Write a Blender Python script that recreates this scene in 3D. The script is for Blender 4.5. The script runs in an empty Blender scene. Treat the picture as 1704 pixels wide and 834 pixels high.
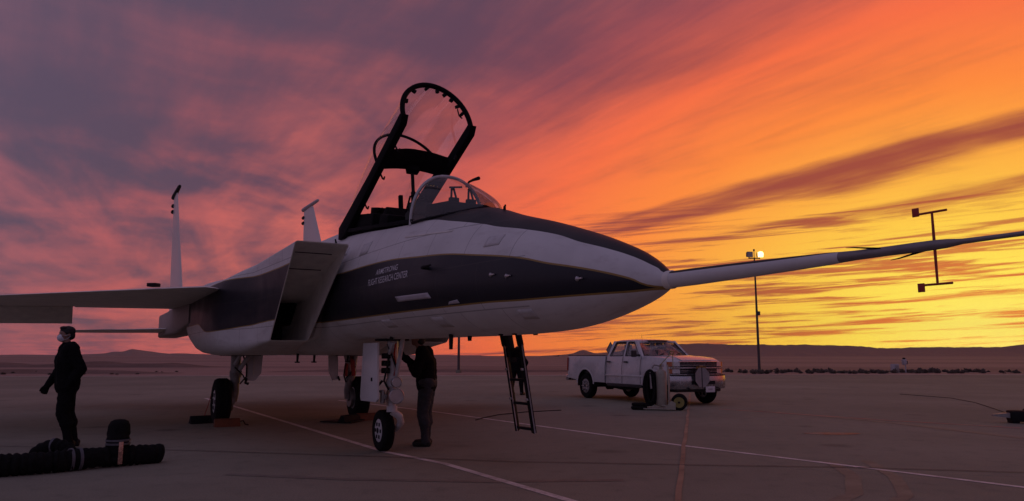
import bpy, bmesh, math, random
from math import radians as R, sin, cos, pi, atan2, sqrt
from mathutils import Vector as V, Matrix, noise as mnoise
from mathutils.bvhtree import BVHTree
random.seed(7)
S = bpy.context.scene
COL = S.collection

# ------------------------------------------------------------------ camera, sky, sun, exposure
cam_d = bpy.data.cameras.new('camera'); cam = bpy.data.objects.new('camera', cam_d); COL.objects.link(cam)
cam_d.sensor_width = 36.0; cam_d.lens = 1231.0/1704.0*36.0
cam_d.clip_start = 0.1; cam_d.clip_end = 120000
cam.location = (0, 0, 1.32); cam.rotation_euler = (R(90+8.108), 0, 0)
S.camera = cam
S.view_settings.view_transform = 'Standard'; S.view_settings.look = 'None'
S.view_settings.exposure = 0.0; S.view_settings.gamma = 1.0
S.view_settings.use_curve_mapping = False
SUN_AZ, SUN_EL = 33.0, 1.0       # degrees right of the camera's heading, degrees above the horizon

def lin(r, g, b):
    f = lambda c: (c/12.92 if c <= 0.04045 else ((c+0.055)/1.055)**2.4)
    return (f(r/255.), f(g/255.), f(b/255.), 1.0)

class NT:
    """tiny helper to write node trees"""
    def __init__(s, tree):
        s.t = tree; s.N = tree.nodes; s.L = tree.links
    def node(s, typ, **kw):
        n = s.N.new(typ)
        for k, v in kw.items(): setattr(n, k, v)
        return n
    def put(s, sock, v):
        if v is None: return
        if isinstance(v, bpy.types.NodeSocket): s.L.new(v, sock)
        else: sock.default_value = v
    def m(s, op, a, b=None, c=None, clamp=False):
        n = s.node('ShaderNodeMath', operation=op, use_clamp=clamp)
        for i, v in enumerate((a, b, c)): s.put(n.inputs[i], v)
        return n.outputs[0]
    def ss(s, x, lo, hi):
        n = s.node('ShaderNodeMapRange', interpolation_type='SMOOTHSTEP')
        s.put(n.inputs[0], x); n.inputs[1].default_value = lo; n.inputs[2].default_value = hi
        return n.outputs[0]
    def lerp(s, x, a0, a1, b0, b1):
        n = s.node('ShaderNodeMapRange'); s.put(n.inputs[0], x)
        for i, v in enumerate((a0, a1, b0, b1)): s.put(n.inputs[i+1], v)
        return n.outputs[0]
    def mix(s, f, a, b, blend='MIX'):
        n = s.node('ShaderNodeMix', data_type='RGBA', blend_type=blend)
        s.put(n.inputs[0], f); s.put(n.inputs[6], a); s.put(n.inputs[7], b)
        return n.outputs[2]
    def ramp(s, x, stops, interp='LINEAR'):
        n = s.node('ShaderNodeValToRGB'); cr = n.color_ramp; cr.interpolation = interp
        while len(cr.elements) > 1: cr.elements.remove(cr.elements[-1])
        cr.elements[0].position = stops[0][0]; cr.elements[0].color = stops[0][1]
        for p, c in stops[1:]:
            e = cr.elements.new(p); e.color = c
        s.put(n.inputs[0], x); return n.outputs[0]
    def curve(s, x, pts, x0, x1, y0, y1):
        n = s.node('ShaderNodeFloatCurve'); c = n.mapping.curves[0]
        q = [((px-x0)/(x1-x0), (py-y0)/(y1-y0)) for px, py in sorted(pts)]
        q = [(0.0, q[0][1])] + [p for p in q if 0.001 < p[0] < 0.999] + [(1.0, q[-1][1])]
        c.points[0].location = q[0]; c.points[-1].location = q[-1]
        for p in q[1:-1]: c.points.new(*p)
        for p in c.points: p.handle_type = 'AUTO_CLAMPED'
        n.mapping.update()
        s.put(n.inputs['Value'], s.lerp(x, x0, x1, 0.0, 1.0))
        return s.lerp(n.outputs[0], 0.0, 1.0, y0, y1)
    def noise(s, vec, scale, detail=4, rough=0.5, dist=0.0):
        n = s.node('ShaderNodeTexNoise'); s.put(n.inputs['Vector'], vec)
        n.inputs['Scale'].default_value = scale; n.inputs['Detail'].default_value = detail
        n.inputs['Roughness'].default_value = rough; n.inputs['Distortion'].default_value = dist
        return n.outputs[0]
    def comb(s, x, y, z):
        n = s.node('ShaderNodeCombineXYZ')
        for i, v in enumerate((x, y, z)): s.put(n.inputs[i], v)
        return n.outputs[0]
    def sep(s, v):
        n = s.node('ShaderNodeSeparateXYZ'); s.put(n.inputs[0], v); return n.outputs

def build_world():
    w = bpy.data.worlds.new('World'); S.world = w; w.use_nodes = True
    w.node_tree.nodes.clear(); T = NT(w.node_tree)
    tc = T.node('ShaderNodeTexCoord'); d = T.sep(tc.outputs['Generated'])
    x, y, z = d[0], d[1], d[2]
    zz = T.m('MAXIMUM', z, 0.0)
    hl = T.m('SQRT', T.m('ADD', T.m('MULTIPLY', x, x), T.m('ADD', T.m('MULTIPLY', y, y), 1e-6)))
    sx, sy = sin(R(SUN_AZ)), cos(R(SUN_AZ))
    ca = T.m('DIVIDE', T.m('ADD', T.m('MULTIPLY', x, sx), T.m('MULTIPLY', y, sy)), hl)
    az = T.m('ARCCOSINE', T.m('MINIMUM', T.m('MAXIMUM', ca, -0.9999), 0.9999))      # 0 .. pi away from the sun
    el = T.m('ARCTAN2', zz, hl)
    el2 = T.m('MULTIPLY', el, 1.52)
    sd = T.m('MULTIPLY', T.m('SQRT', T.m('ADD', T.m('MULTIPLY', az, az), T.m('MULTIPLY', el2, el2))), 180/pi)
    # cloud sheet: streaks run towards a point on the horizon left of the view
    va = R(-30.0); ux, uy = sin(va), cos(va)
    al = T.m('ADD', T.m('MULTIPLY', x, ux), T.m('MULTIPLY', y, uy))
    cr = T.m('SUBTRACT', T.m('MULTIPLY', x, uy), T.m('MULTIPLY', y, ux))
    zc = T.m('ADD', zz, 0.035)
    u = T.m('DIVIDE', al, zc); v = T.m('DIVIDE', cr, zc)
    wob = T.noise(T.comb(T.m('MULTIPLY', u, 0.35), T.m('MULTIPLY', v, 0.5), 3.1), 1.0, 3)
    phi = T.m('MULTIPLY', T.m('ARCTAN2', cr, zz), 180/pi)
    phw = T.m('ADD', phi, T.m('MULTIPLY', T.m('SUBTRACT', wob, 0.5), 5.0))
    band = T.curve(phw, [(-90, .3), (-40, .3), (0, .18), (30, .2), (45, .16), (51, .26), (57, .34), (60, .48), (62.5, .70), (65, .90), (68, .86), (71, .95), (72.6, .85),
                         (73.9, .04), (75.3, .85), (76.5, .98), (77.8, .0), (79.2, 1.0), (80.6, .9), (81.6, .5), (82.6, .9), (84, .62), (86, .75), (90, .6)],
                   -90, 90, 0, 1)
    fib = T.noise(T.comb(T.m('MULTIPLY', u, 0.55), T.m('MULTIPLY', v, 2.6), 7.7), 1.0, 6, 0.6, 0.4)
    blob = T.noise(T.comb(T.m('MULTIPLY', u, 0.9), T.m('MULTIPLY', v, 1.1), 1.3), 0.8, 5, 0.55, 0.8)
    # long thin level bars low over the horizon
    e3 = T.m('MULTIPLY', el, 180/pi)
    azr = T.m('ARCTAN2', x, y)
    bars = T.noise(T.comb(T.m('MULTIPLY', azr, 3.0), T.m('ADD', T.m('MULTIPLY', e3, 1.15), T.m('MULTIPLY', azr, -2.6)), 0.4), 1.3, 8, 0.62, 0.8)
    bars2 = T.noise(T.comb(T.m('MULTIPLY', azr, 6.5), T.m('ADD', T.m('MULTIPLY', e3, 2.9), T.m('MULTIPLY', azr, -7.0)), 2.7), 1.0, 7, 0.65, 0.7)
    bars = T.m('ADD', T.m('MULTIPLY', bars, 0.55), T.m('MULTIPLY', bars2, 0.45))
    bars = T.ss(bars, 0.42, 0.55)
    lowm = T.m('SUBTRACT', 1.0, T.ss(e3, 6.0, 13.0))
    near = T.m('SUBTRACT', 1.0, T.ss(sd, 34.0, 56.0)); lowm = T.m('MULTIPLY', lowm, near)
    puff = T.noise(T.comb(T.m('MULTIPLY', azr, 5.0), T.m('ADD', T.m('MULTIPLY', el, 9.0), T.m('MULTIPLY', azr, 1.6)), 4.4), 1.35, 6, 0.52, 0.5)
    far = T.m('MULTIPLY', T.ss(sd, 34.0, 56.0), T.m('SUBTRACT', 1.0, T.ss(e3, 8.0, 24.0)))
    fib2 = T.noise(T.comb(T.m('MULTIPLY', u, 0.9), T.m('MULTIPLY', v, 7.0), 2.2), 1.0, 6, 0.65, 0.3)
    lo_ = T.m('MULTIPLY', T.ss(sd, 34.0, 50.0), T.m('SUBTRACT', 1.0, T.ss(e3, 2.0, 9.0)))
    band = T.m('ADD', T.m('MULTIPLY', band, T.m('SUBTRACT', 1.0, lo_)), T.m('MULTIPLY', lo_, 0.40))
    band = T.m('ADD', band, T.m('MULTIPLY', far, T.m('ADD', 0.16, T.m('MULTIPLY', T.m('SUBTRACT', puff, 0.5), 2.3))))
    band = T.m('ADD', band, T.m('MULTIPLY', T.m('SUBTRACT', fib2, 0.5), T.m('ADD', 0.25, T.m('MULTIPLY', near, 0.5))))
    streak = T.m('ADD', band, T.m('ADD', T.m('MULTIPLY', T.m('SUBTRACT', fib, 0.5), 0.75), T.m('MULTIPLY', T.m('SUBTRACT', blob, 0.48), 1.0)))
    k = T.m('ADD', T.m('MULTIPLY', streak, T.m('SUBTRACT', 1.0, T.m('MULTIPLY', lowm, 0.80))), T.m('MULTIPLY', T.m('MULTIPLY', bars, lowm), 0.90), clamp=True)
    kk = T.ss(k, 0.0, 1.0)
    t = T.m('DIVIDE', sd, 180.0)
    P = lambda deg: deg/180.0
    bright = T.ramp(t, [(0, lin(255, 250, 120)), (P(8), lin(255, 232, 84)), (P(14), lin(255, 204, 64)), (P(20), lin(255, 172, 56)), (P(27), lin(255, 136, 52)), (P(35), lin(248, 108, 62)),
                        (P(43), lin(212, 92, 80)), (P(52), lin(220, 106, 94)), (P(62), lin(188, 92, 94)), (P(78), lin(146, 96, 112)), (P(105), lin(142, 114, 136)), (1, lin(138, 120, 150))])
    dark = T.ramp(t, [(0, lin(236, 116, 46)), (P(8), lin(208, 88, 42)), (P(14), lin(176, 74, 44)), (P(20), lin(158, 66, 48)), (P(28), lin(150, 62, 54)), (P(35), lin(144, 65, 66)),
                      (P(43), lin(116, 62, 78)), (P(52), lin(96, 64, 84)), (P(62), lin(90, 69, 89)), (P(78), lin(88, 76, 98)), (P(105), lin(104, 94, 122)), (1, lin(114, 105, 138))])
    colr = T.mix(kk, dark, bright)
    sky = T.node('ShaderNodeTexSky', sky_type='NISHITA', sun_disc=False, sun_elevation=R(SUN_EL), sun_rotation=R(SUN_AZ), altitude=700)
    b1 = T.node('ShaderNodeBackground'); T.L.new(colr, b1.inputs[0]); b1.inputs[1].default_value = 1.0
    b2 = T.node('ShaderNodeBackground'); T.L.new(sky.outputs[0], b2.inputs[0]); b2.inputs[1].default_value = 0.01
    ad = T.node('ShaderNodeAddShader'); T.L.new(b1.outputs[0], ad.inputs[0]); T.L.new(b2.outputs[0], ad.inputs[1])
    out = T.node('ShaderNodeOutputWorld'); T.L.new(ad.outputs[0], out.inputs[0])
build_world()

sun_d = bpy.data.lights.new('sun', 'SUN'); sun_d.energy = 0.12; sun_d.angle = R(14); sun_d.color = (1.0, 0.50, 0.22)
sun = bpy.data.objects.new('sun', sun_d); COL.objects.link(sun)
# the sun stands low on the right, behind the scene; it shines from there to here
sdv = V((sin(R(SUN_AZ))*cos(R(SUN_EL)), cos(R(SUN_AZ))*cos(R(SUN_EL)), sin(R(SUN_EL))))
sun.rotation_euler = sdv.to_track_quat('Z', 'Y').to_euler(); sun.location = (30, 40, 30)

# ------------------------------------------------------------------ materials
def mat(name, color, rough=0.6, metal=0.0, var=0.12, scale=6.0, bump=0.0, bscale=40.0, spec=0.5, coat=0.0):
    m = bpy.data.materials.new(name); m.use_nodes = True; T = NT(m.node_tree)
    b = T.N['Principled BSDF']
    tc = T.node('ShaderNodeTexCoord')
    n = T.noise(tc.outputs['Object'], scale, 5, 0.6)
    c = (*color[:3], 1)
    lo = tuple(v*(1-var) for v in color[:3])+(1,); hi = tuple(min(1, v*(1+var)) for v in color[:3])+(1,)
    T.put(b.inputs['Base Color'], T.ramp(n, [(0.3, lo), (0.7, hi)]))
    T.put(b.inputs['Roughness'], T.lerp(n, 0.3, 0.7, max(0.02, rough-0.08), min(1, rough+0.08)))
    b.inputs['Metallic'].default_value = metal; b.inputs['Specular IOR Level'].default_value = spec
    b.inputs['Coat Weight'].default_value = coat
    if bump:
        bn = T.node('ShaderNodeBump'); bn.inputs['Strength'].default_value = bump; bn.inputs['Distance'].default_value = 0.02
        T.put(bn.inputs['Height'], T.noise(tc.outputs['Object'], bscale, 4, 0.6)); T.L.new(bn.outputs[0], b.inputs['Normal'])
    return m

def emit(name, color, strength):
    m = bpy.data.materials.new(name); m.use_nodes = True; T = NT(m.node_tree)
    b = T.N['Principled BSDF']; b.inputs['Base Color'].default_value = (.8, .8, .8, 1)
    b.inputs['Emission Color'].default_value = (*color, 1); b.inputs['Emission Strength'].default_value = strength
    return m

def glass(name, tint=(.93, .94, .95), refl=0.06, gloss=0.03, haze=0.0, edge=.6):
    m = bpy.data.materials.new(name); m.use_nodes = True; T = NT(m.node_tree); T.N.remove(T.N['Principled BSDF'])
    out = T.N['Material Output']
    tr = T.node('ShaderNodeBsdfTransparent'); tr.inputs[0].default_value = (*tint, 1)
    gl = T.node('ShaderNodeBsdfGlossy'); gl.inputs[0].default_value = (1, 1, 1, 1); gl.inputs['Roughness'].default_value = gloss
    lw = T.node('ShaderNodeLayerWeight'); lw.inputs[0].default_value = 0.25
    f = T.m('ADD', T.m('MULTIPLY', T.m('POWER', lw.outputs[0], 1.5), edge), refl, clamp=True)
    mx = T.node('ShaderNodeMixShader'); T.L.new(f, mx.inputs[0]); T.L.new(tr.outputs[0], mx.inputs[1]); T.L.new(gl.outputs[0], mx.inputs[2])
    last = mx.outputs[0]
    if haze:
        df = T.node('ShaderNodeBsdfDiffuse'); df.inputs[0].default_value = (.6, .6, .6, 1)
        m2 = T.node('ShaderNodeMixShader'); m2.inputs[0].default_value = haze
        T.L.new(last, m2.inputs[1]); T.L.new(df.outputs[0], m2.inputs[2]); last = m2.outputs[0]
    T.L.new(last, out.inputs[0]); return m

WHITE = (.62, .62, .61); NAVY = (.012, .014, .03); GOLD = (.30, .19, .05); BLACKP = (.018, .018, .02)
M = {}
M['white'] = mat('white_paint', WHITE, .38, var=.06, scale=3, bump=.02, bscale=9, coat=.2)
M['offwhite'] = mat('aged_white_paint', (.70, .675, .61), .5, var=.14, scale=5, bump=.05)
M['navy'] = mat('navy_paint', NAVY, .35, var=.1)
M['black'] = mat('black_paint', (.011, .011, .012), .75, var=.25, spec=.2)
M['rubber'] = mat('tyre_rubber', (.012, .012, .012), .95, spec=.12, var=.3, scale=20, bump=.15, bscale=60)
M['steel'] = mat('steel', (.45, .45, .46), .35, .9, var=.15, scale=10)
M['dullsteel'] = mat('dull_steel', (.30, .29, .28), .5, .7, var=.2, scale=14)
M['hyd'] = mat('gear_paint', (.5, .5, .5), .45, var=.15, scale=12)
M['dark'] = mat('dark_void', (.010, .010, .011), .9, var=.3)
M['cockpit'] = mat('cockpit_black', (.009, .009, .010), .9, var=.4, scale=20, spec=.15)
M['matblack'] = mat('matt_black', (.007, .007, .008), .9, var=.3, scale=20, spec=.12)
M['seat'] = mat('seat_fabric', (.03, .035, .03), .9, var=.3, scale=30, bump=.2)
M['canopyglass'] = glass('canopy_glass', (.975, .97, .975), .0, .02, .006, .22)
M['windglass'] = glass('windshield_glass', (.70, .70, .73), .05, .03, .06)
M['nozzle'] = mat('nozzle_metal', (.16, .14, .13), .4, .9, var=.3, scale=18)
M['baremetal'] = mat('bare_metal', (.24, .215, .20), .55, .35, var=.3, scale=9)
M['primer'] = mat('faded_panel', (.42, .40, .42), .55, var=.12)
M['letter'] = mat('white_lettering', (.62, .62, .64), .5, var=.05)
M['lens'] = glass('lamp_lens', (.8, .8, .8), .15, .05, .25)
M['red'] = mat('red_paint', (.35, .03, .02), .5, var=.2)

# ------------------------------------------------------------------ object helpers
def link(name, me, m=None, parent=None):
    o = bpy.data.objects.new(name, me); COL.objects.link(o)
    if m is not None:
        for mm in (m if isinstance(m, (list, tuple)) else [m]): me.materials.append(mm)
    if parent: o.parent = parent
    return o
def smooth(me, ang=40):
    for p in me.polygons: p.use_smooth = True
    try: me.set_sharp_from_angle(angle=R(ang))
    except Exception: pass
def obj(name, bm, m=None, parent=None, sm=40, normals=True):
    if normals: bmesh.ops.recalc_face_normals(bm, faces=bm.faces[:])
    me = bpy.data.meshes.new(name); bm.to_mesh(me); bm.free()
    if sm: smooth(me, sm)
    return link(name, me, m, parent)
def tag(o, label=None, cat=None, group=None, kind=None):
    if label: o['label'] = label
    if cat: o['category'] = cat
    if group: o['group'] = group
    if kind: o['kind'] = kind
    return o
def thing(name, label, cat, loc=(0, 0, 0), rz=0, group=None, scale=1):
    o = bpy.data.objects.new(name, None); COL.objects.link(o)
    o.location = loc; o.rotation_euler = (0, 0, rz); o.scale = (scale,)*3; o.empty_display_size = .2
    return tag(o, label, cat, group)
def children(o): return [c for c in bpy.data.objects if c.parent == o]
def copy_tree(o, parent=None):
    c = o.copy(); COL.objects.link(c); c.parent = parent
    for ch in children(o): copy_tree(ch, c)
    return c
def frame_from(a, b):
    a = V(a); b = V(b); d = (b-a); L = d.length; d.normalize()
    up = V((0, 0, 1)) if abs(d.z) < .95 else V((1, 0, 0))
    s = d.cross(up).normalized(); t = s.cross(d).normalized()
    return a, d, s, t, L
def tube(bm, pts, r, seg=10, caps=True, closed=False):
    """swept tube along points; r a number or a list"""
    pts = [V(p) for p in pts]; n = len(pts); rs = r if isinstance(r, (list, tuple)) else [r]*n
    rings = []; prev = None
    for i, p in enumerate(pts):
        if closed: d = pts[(i+1) % n]-pts[i-1]
        else: d = (pts[min(i+1, n-1)]-pts[max(i-1, 0)])
        d.normalize()
        if prev is None:
            up = V((0, 0, 1)) if abs(d.z) < .9 else V((1, 0, 0)); s = d.cross(up).normalized()
        else:
            s = (prev-d*prev.dot(d)).normalized()
        prev = s; t = s.cross(d)
        rings.append([bm.verts.new(p+s*(rs[i]*cos(2*pi*k/seg))+t*(rs[i]*sin(2*pi*k/seg))) for k in range(seg)])
    for i in range(n if closed else n-1):
        a, b = rings[i], rings[(i+1) % n]
        for k in range(seg): bm.faces.new((a[k], a[(k+1) % seg], b[(k+1) % seg], b[k]))
    if caps and not closed:
        bm.faces.new(rings[0][::-1]); bm.faces.new(rings[-1])
    return bm
def box(bm, c, s, rot=None, bev=0.0):
    """box of centre c and size s, rotated by a matrix, with bevelled edges"""
    g = bmesh.ops.create_cube(bm, size=1)['verts']
    bmesh.ops.scale(bm, vec=V(s), verts=g)
    if bev:
        es = list({e for v in g for e in v.link_edges})
        r = bmesh.ops.bevel(bm, geom=es, offset=bev, segments=2, affect='EDGES', profile=.6)
        g = list({v for f in r['faces'] for v in f.verts} | {v for v in g if v.is_valid})
    if rot is not None: bmesh.ops.rotate(bm, cent=(0, 0, 0), matrix=rot, verts=g)
    bmesh.ops.translate(bm, vec=V(c), verts=g)
    return bm
def bar(bm, a, b, w, h, bev=0.0):
    """rectangular bar from a to b (w across, h in the upright direction)"""
    a, d, s, t, L = frame_from(a, b)
    m3 = Matrix((s, d, t)).transposed()
    return box(bm, a+d*(L/2), (w, L, h), m3, bev)
def lathe(bm, prof, seg=28, axis='Y', c=(0, 0, 0)):
    """prof: (axial, radius) pairs, revolved about an axis"""
    rings = []
    for a, r in prof:
        ring = []
        for k in range(seg):
            p, q = r*cos(2*pi*k/seg), r*sin(2*pi*k/seg)
            co = {'Y': (p, a, q), 'X': (a, p, q), 'Z': (p, q, a)}[axis]
            ring.append(bm.verts.new(V(co)+V(c)))
        rings.append(ring)
    for i in range(len(rings)-1):
        a, b = rings[i], rings[i+1]
        for k in range(seg): bm.faces.new((a[k], a[(k+1) % seg], b[(k+1) % seg], b[k]))
    bm.faces.new(rings[0][::-1]); bm.faces.new(rings[-1])
    return bm
def loft(bm, rings, closed=True, cap0=True, cap1=True):
    vs = [[bm.verts.new(V(p)) for p in r] for r in rings]
    n = len(vs[0])
    for i in range(len(vs)-1):
        for k in range(n if closed else n-1):
            a, b, c, d = vs[i][k], vs[i][(k+1) % n], vs[i+1][(k+1) % n], vs[i+1][k]
            bm.faces.new((a, b, c, d))
    if closed and cap0: bm.faces.new(vs[0][::-1])
    if closed and cap1: bm.faces.new(vs[-1])
    return vs
def prism(bm, poly, ax, lo, hi, bev=0.0):
    """extrude a 2-D polygon along axis ax ('X','Y','Z') from lo to hi"""
    def co(p, h): return {'Y': (p[0], h, p[1]), 'X': (h, p[0], p[1]), 'Z': (p[0], p[1], h)}[ax]
    a = [bm.verts.new(co(p, lo)) for p in poly]; b = [bm.verts.new(co(p, hi)) for p in poly]
    n = len(poly); fs = [bm.faces.new(a[::-1]), bm.faces.new(b)]
    for k in range(n): fs.append(bm.faces.new((a[k], a[(k+1) % n], b[(k+1) % n], b[k])))
    if bev:
        bmesh.ops.recalc_face_normals(bm, faces=fs)
        es = list({e for f in fs[:2] for e in f.edges})
        bmesh.ops.bevel(bm, geom=es, offset=bev, segments=2, affect='EDGES', profile=.6)
    return bm
def quad(bm, *ps):
    return bm.faces.new([bm.verts.new(V(p)) for p in ps])
def sheet(bm, outline, th):
    """thin panel: outline of 3-D points given thickness along its own normal"""
    ps = [V(p) for p in outline]; n = (ps[1]-ps[0]).cross(ps[-1]-ps[0]).normalized()*th/2
    a = [bm.verts.new(p+n) for p in ps]; b = [bm.verts.new(p-n) for p in ps]; k = len(ps)
    bm.faces.new(a); bm.faces.new(b[::-1])
    for i in range(k): bm.faces.new((a[i], b[i], b[(i+1) % k], a[(i+1) % k]))
    return bm
def pchip(tab, x):
    """monotone-ish cubic interpolation of rows (x, a, b, ...) sorted by x"""
    n = len(tab)
    if x <= tab[0][0]: return list(tab[0][1:])
    if x >= tab[-1][0]: return list(tab[-1][1:])
    i = max(j for j in range(n-1) if tab[j][0] <= x)
    x0, x1 = tab[i][0], tab[i+1][0]; h = x1-x0; t = (x-x0)/h; out = []
    for c in range(1, len(tab[0])):
        y0, y1 = tab[i][c], tab[i+1][c]; d = (y1-y0)/h
        def sl(j):
            if j <= 0 or j >= n-1: return None
            a = (tab[j][c]-tab[j-1][c])/(tab[j][0]-tab[j-1][0]); b = (tab[j+1][c]-tab[j][c])/(tab[j+1][0]-tab[j][0])
            return 0 if a*b <= 0 else 2*a*b/(a+b)
        m0 = sl(i); m1 = sl(i+1); m0 = d if m0 is None else m0; m1 = d if m1 is None else m1
        t2, t3 = t*t, t*t*t
        out.append((2*t3-3*t2+1)*y0+(t3-2*t2+t)*h*m0+(-2*t3+3*t2)*y1+(t3-t2)*h*m1)
    return out
def solidify(o, th, off=0):
    md = o.modifiers.new('s', 'SOLIDIFY'); md.thickness = th; md.offset = off
    dg = bpy.context.evaluated_depsgraph_get(); me = bpy.data.meshes.new_from_object(o.evaluated_get(dg))
    o.modifiers.clear(); o.data = me; return o

# ------------------------------------------------------------------ the research jet (its own frame: +X nose, +Y port, Z up, origin under the nose wheel)
JET_LOC, JET_RZ = (-1.8084, 10.6467, 0), R(-60.544)
FUS = [  # x, top, bottom, half width, height of greatest width, lower exponent
    (-11.6, 2.72, 2.05, .45, 2.35, 2.5), (-10, 2.9, 1.92, .85, 2.4, 3), (-8, 3.05, 1.62, 1.0, 2.4, 4), (-6.5, 3.16, 1.36, 1.0, 2.4, 4.5), (-4, 3.30, 1.33, 1.0, 2.4, 4.5),
    (-2.5, 3.34, 1.33, .90, 2.35, 4), (-1.5, 3.36, 1.36, .74, 2.3, 3.2), (-.5, 3.32, 1.54, .71, 2.22, 2.5), (.4, 3.25, 1.545, .725, 2.17, 2.3), (1.2, 3.16, 1.54, .755, 2.13, 2.2),
    (2.1, 3.07, 1.535, .75, 2.1, 2.1), (3.26, 2.90, 1.525, .68, 2.06, 2), (3.87, 2.72, 1.525, .61, 2.03, 2), (4.42, 2.57, 1.535, .535, 2.0, 2), (4.85, 2.44, 1.56, .455, 1.97, 2),
    (5.2, 2.325, 1.605, .375, 1.95, 2), (5.47, 2.225, 1.655, .30, 1.93, 2), (5.71, 2.125, 1.71, .22, 1.905, 2), (5.88, 2.03, 1.76, .145, 1.885, 2), (6.02, 1.935, 1.81, .062, 1.872, 2)]
def sill(x): return 2.87+(2.1-x)*.1
COCK0, COCK1, SW = -.5, 2.1, .47
def fus_ring(x, n=64):
    zt, zb, w, zm, nl = pchip(FUS, x); r = []
    for k in range(n):
        t = 2*pi*k/n; c, s = cos(t), sin(t)
        e = 2.0 if s >= 0 else nl
        y = w*math.copysign(abs(c)**(2/e), c)
        z = zm+(zt-zm)*s if s >= 0 else zm-(zm-zb)*abs(s)**(2/e)
        if COCK0 <= x <= 3.26 and z > zm:
            zs = sill(min(x, COCK1)) if x <= COCK1 else sill(COCK1)+(x-COCK1)*.02
            z = min(z, zs)
            if COCK0+.02 < x < COCK1-.02 and abs(y) < SW-.05: z = zs-.62
        r.append((x, y, z))
    return r
def frange(a, b, n): return [a+(b-a)*i/(n-1) for i in range(n)]

# paint limits on the forebody as curves of x: top and bottom of the blue band, lower edge of the black anti-glare panel
BAND_UP = [(-4.0, 2.46), (-.5, 2.47), (.3, 2.46), (1.05, 2.45), (2.0, 2.43), (2.8, 2.38), (3.4, 2.34), (3.9, 2.28), (4.6, 2.18), (5.0, 2.09), (5.3, 2.03), (5.6, 1.96), (5.8, 1.90), (5.97, 1.83), (6.3, 1.80)]
BAND_LO = [(-4.0, 1.81), (-.5, 1.81), (1.7, 1.80), (2.9, 1.80), (4.1, 1.80), (4.7, 1.79), (5.1, 1.79), (5.4, 1.79), (5.7, 1.79), (5.97, 1.80), (6.3, 1.81)]
GLARE = [(-4.0, 5), (1.9, 5), (1.95, 2.865), (2.6, 2.83), (3.1, 2.74), (3.8, 2.6), (4.0, 2.55), (4.4, 2.47), (4.9, 2.35), (5.2, 2.25), (5.5, 2.16), (5.75, 2.07), (5.95, 1.97), (6.05, 1.915), (6.3, 1.909), (6.65, 1.905), (7.06, 1.900), (7.4, 1.9005)]
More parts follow.
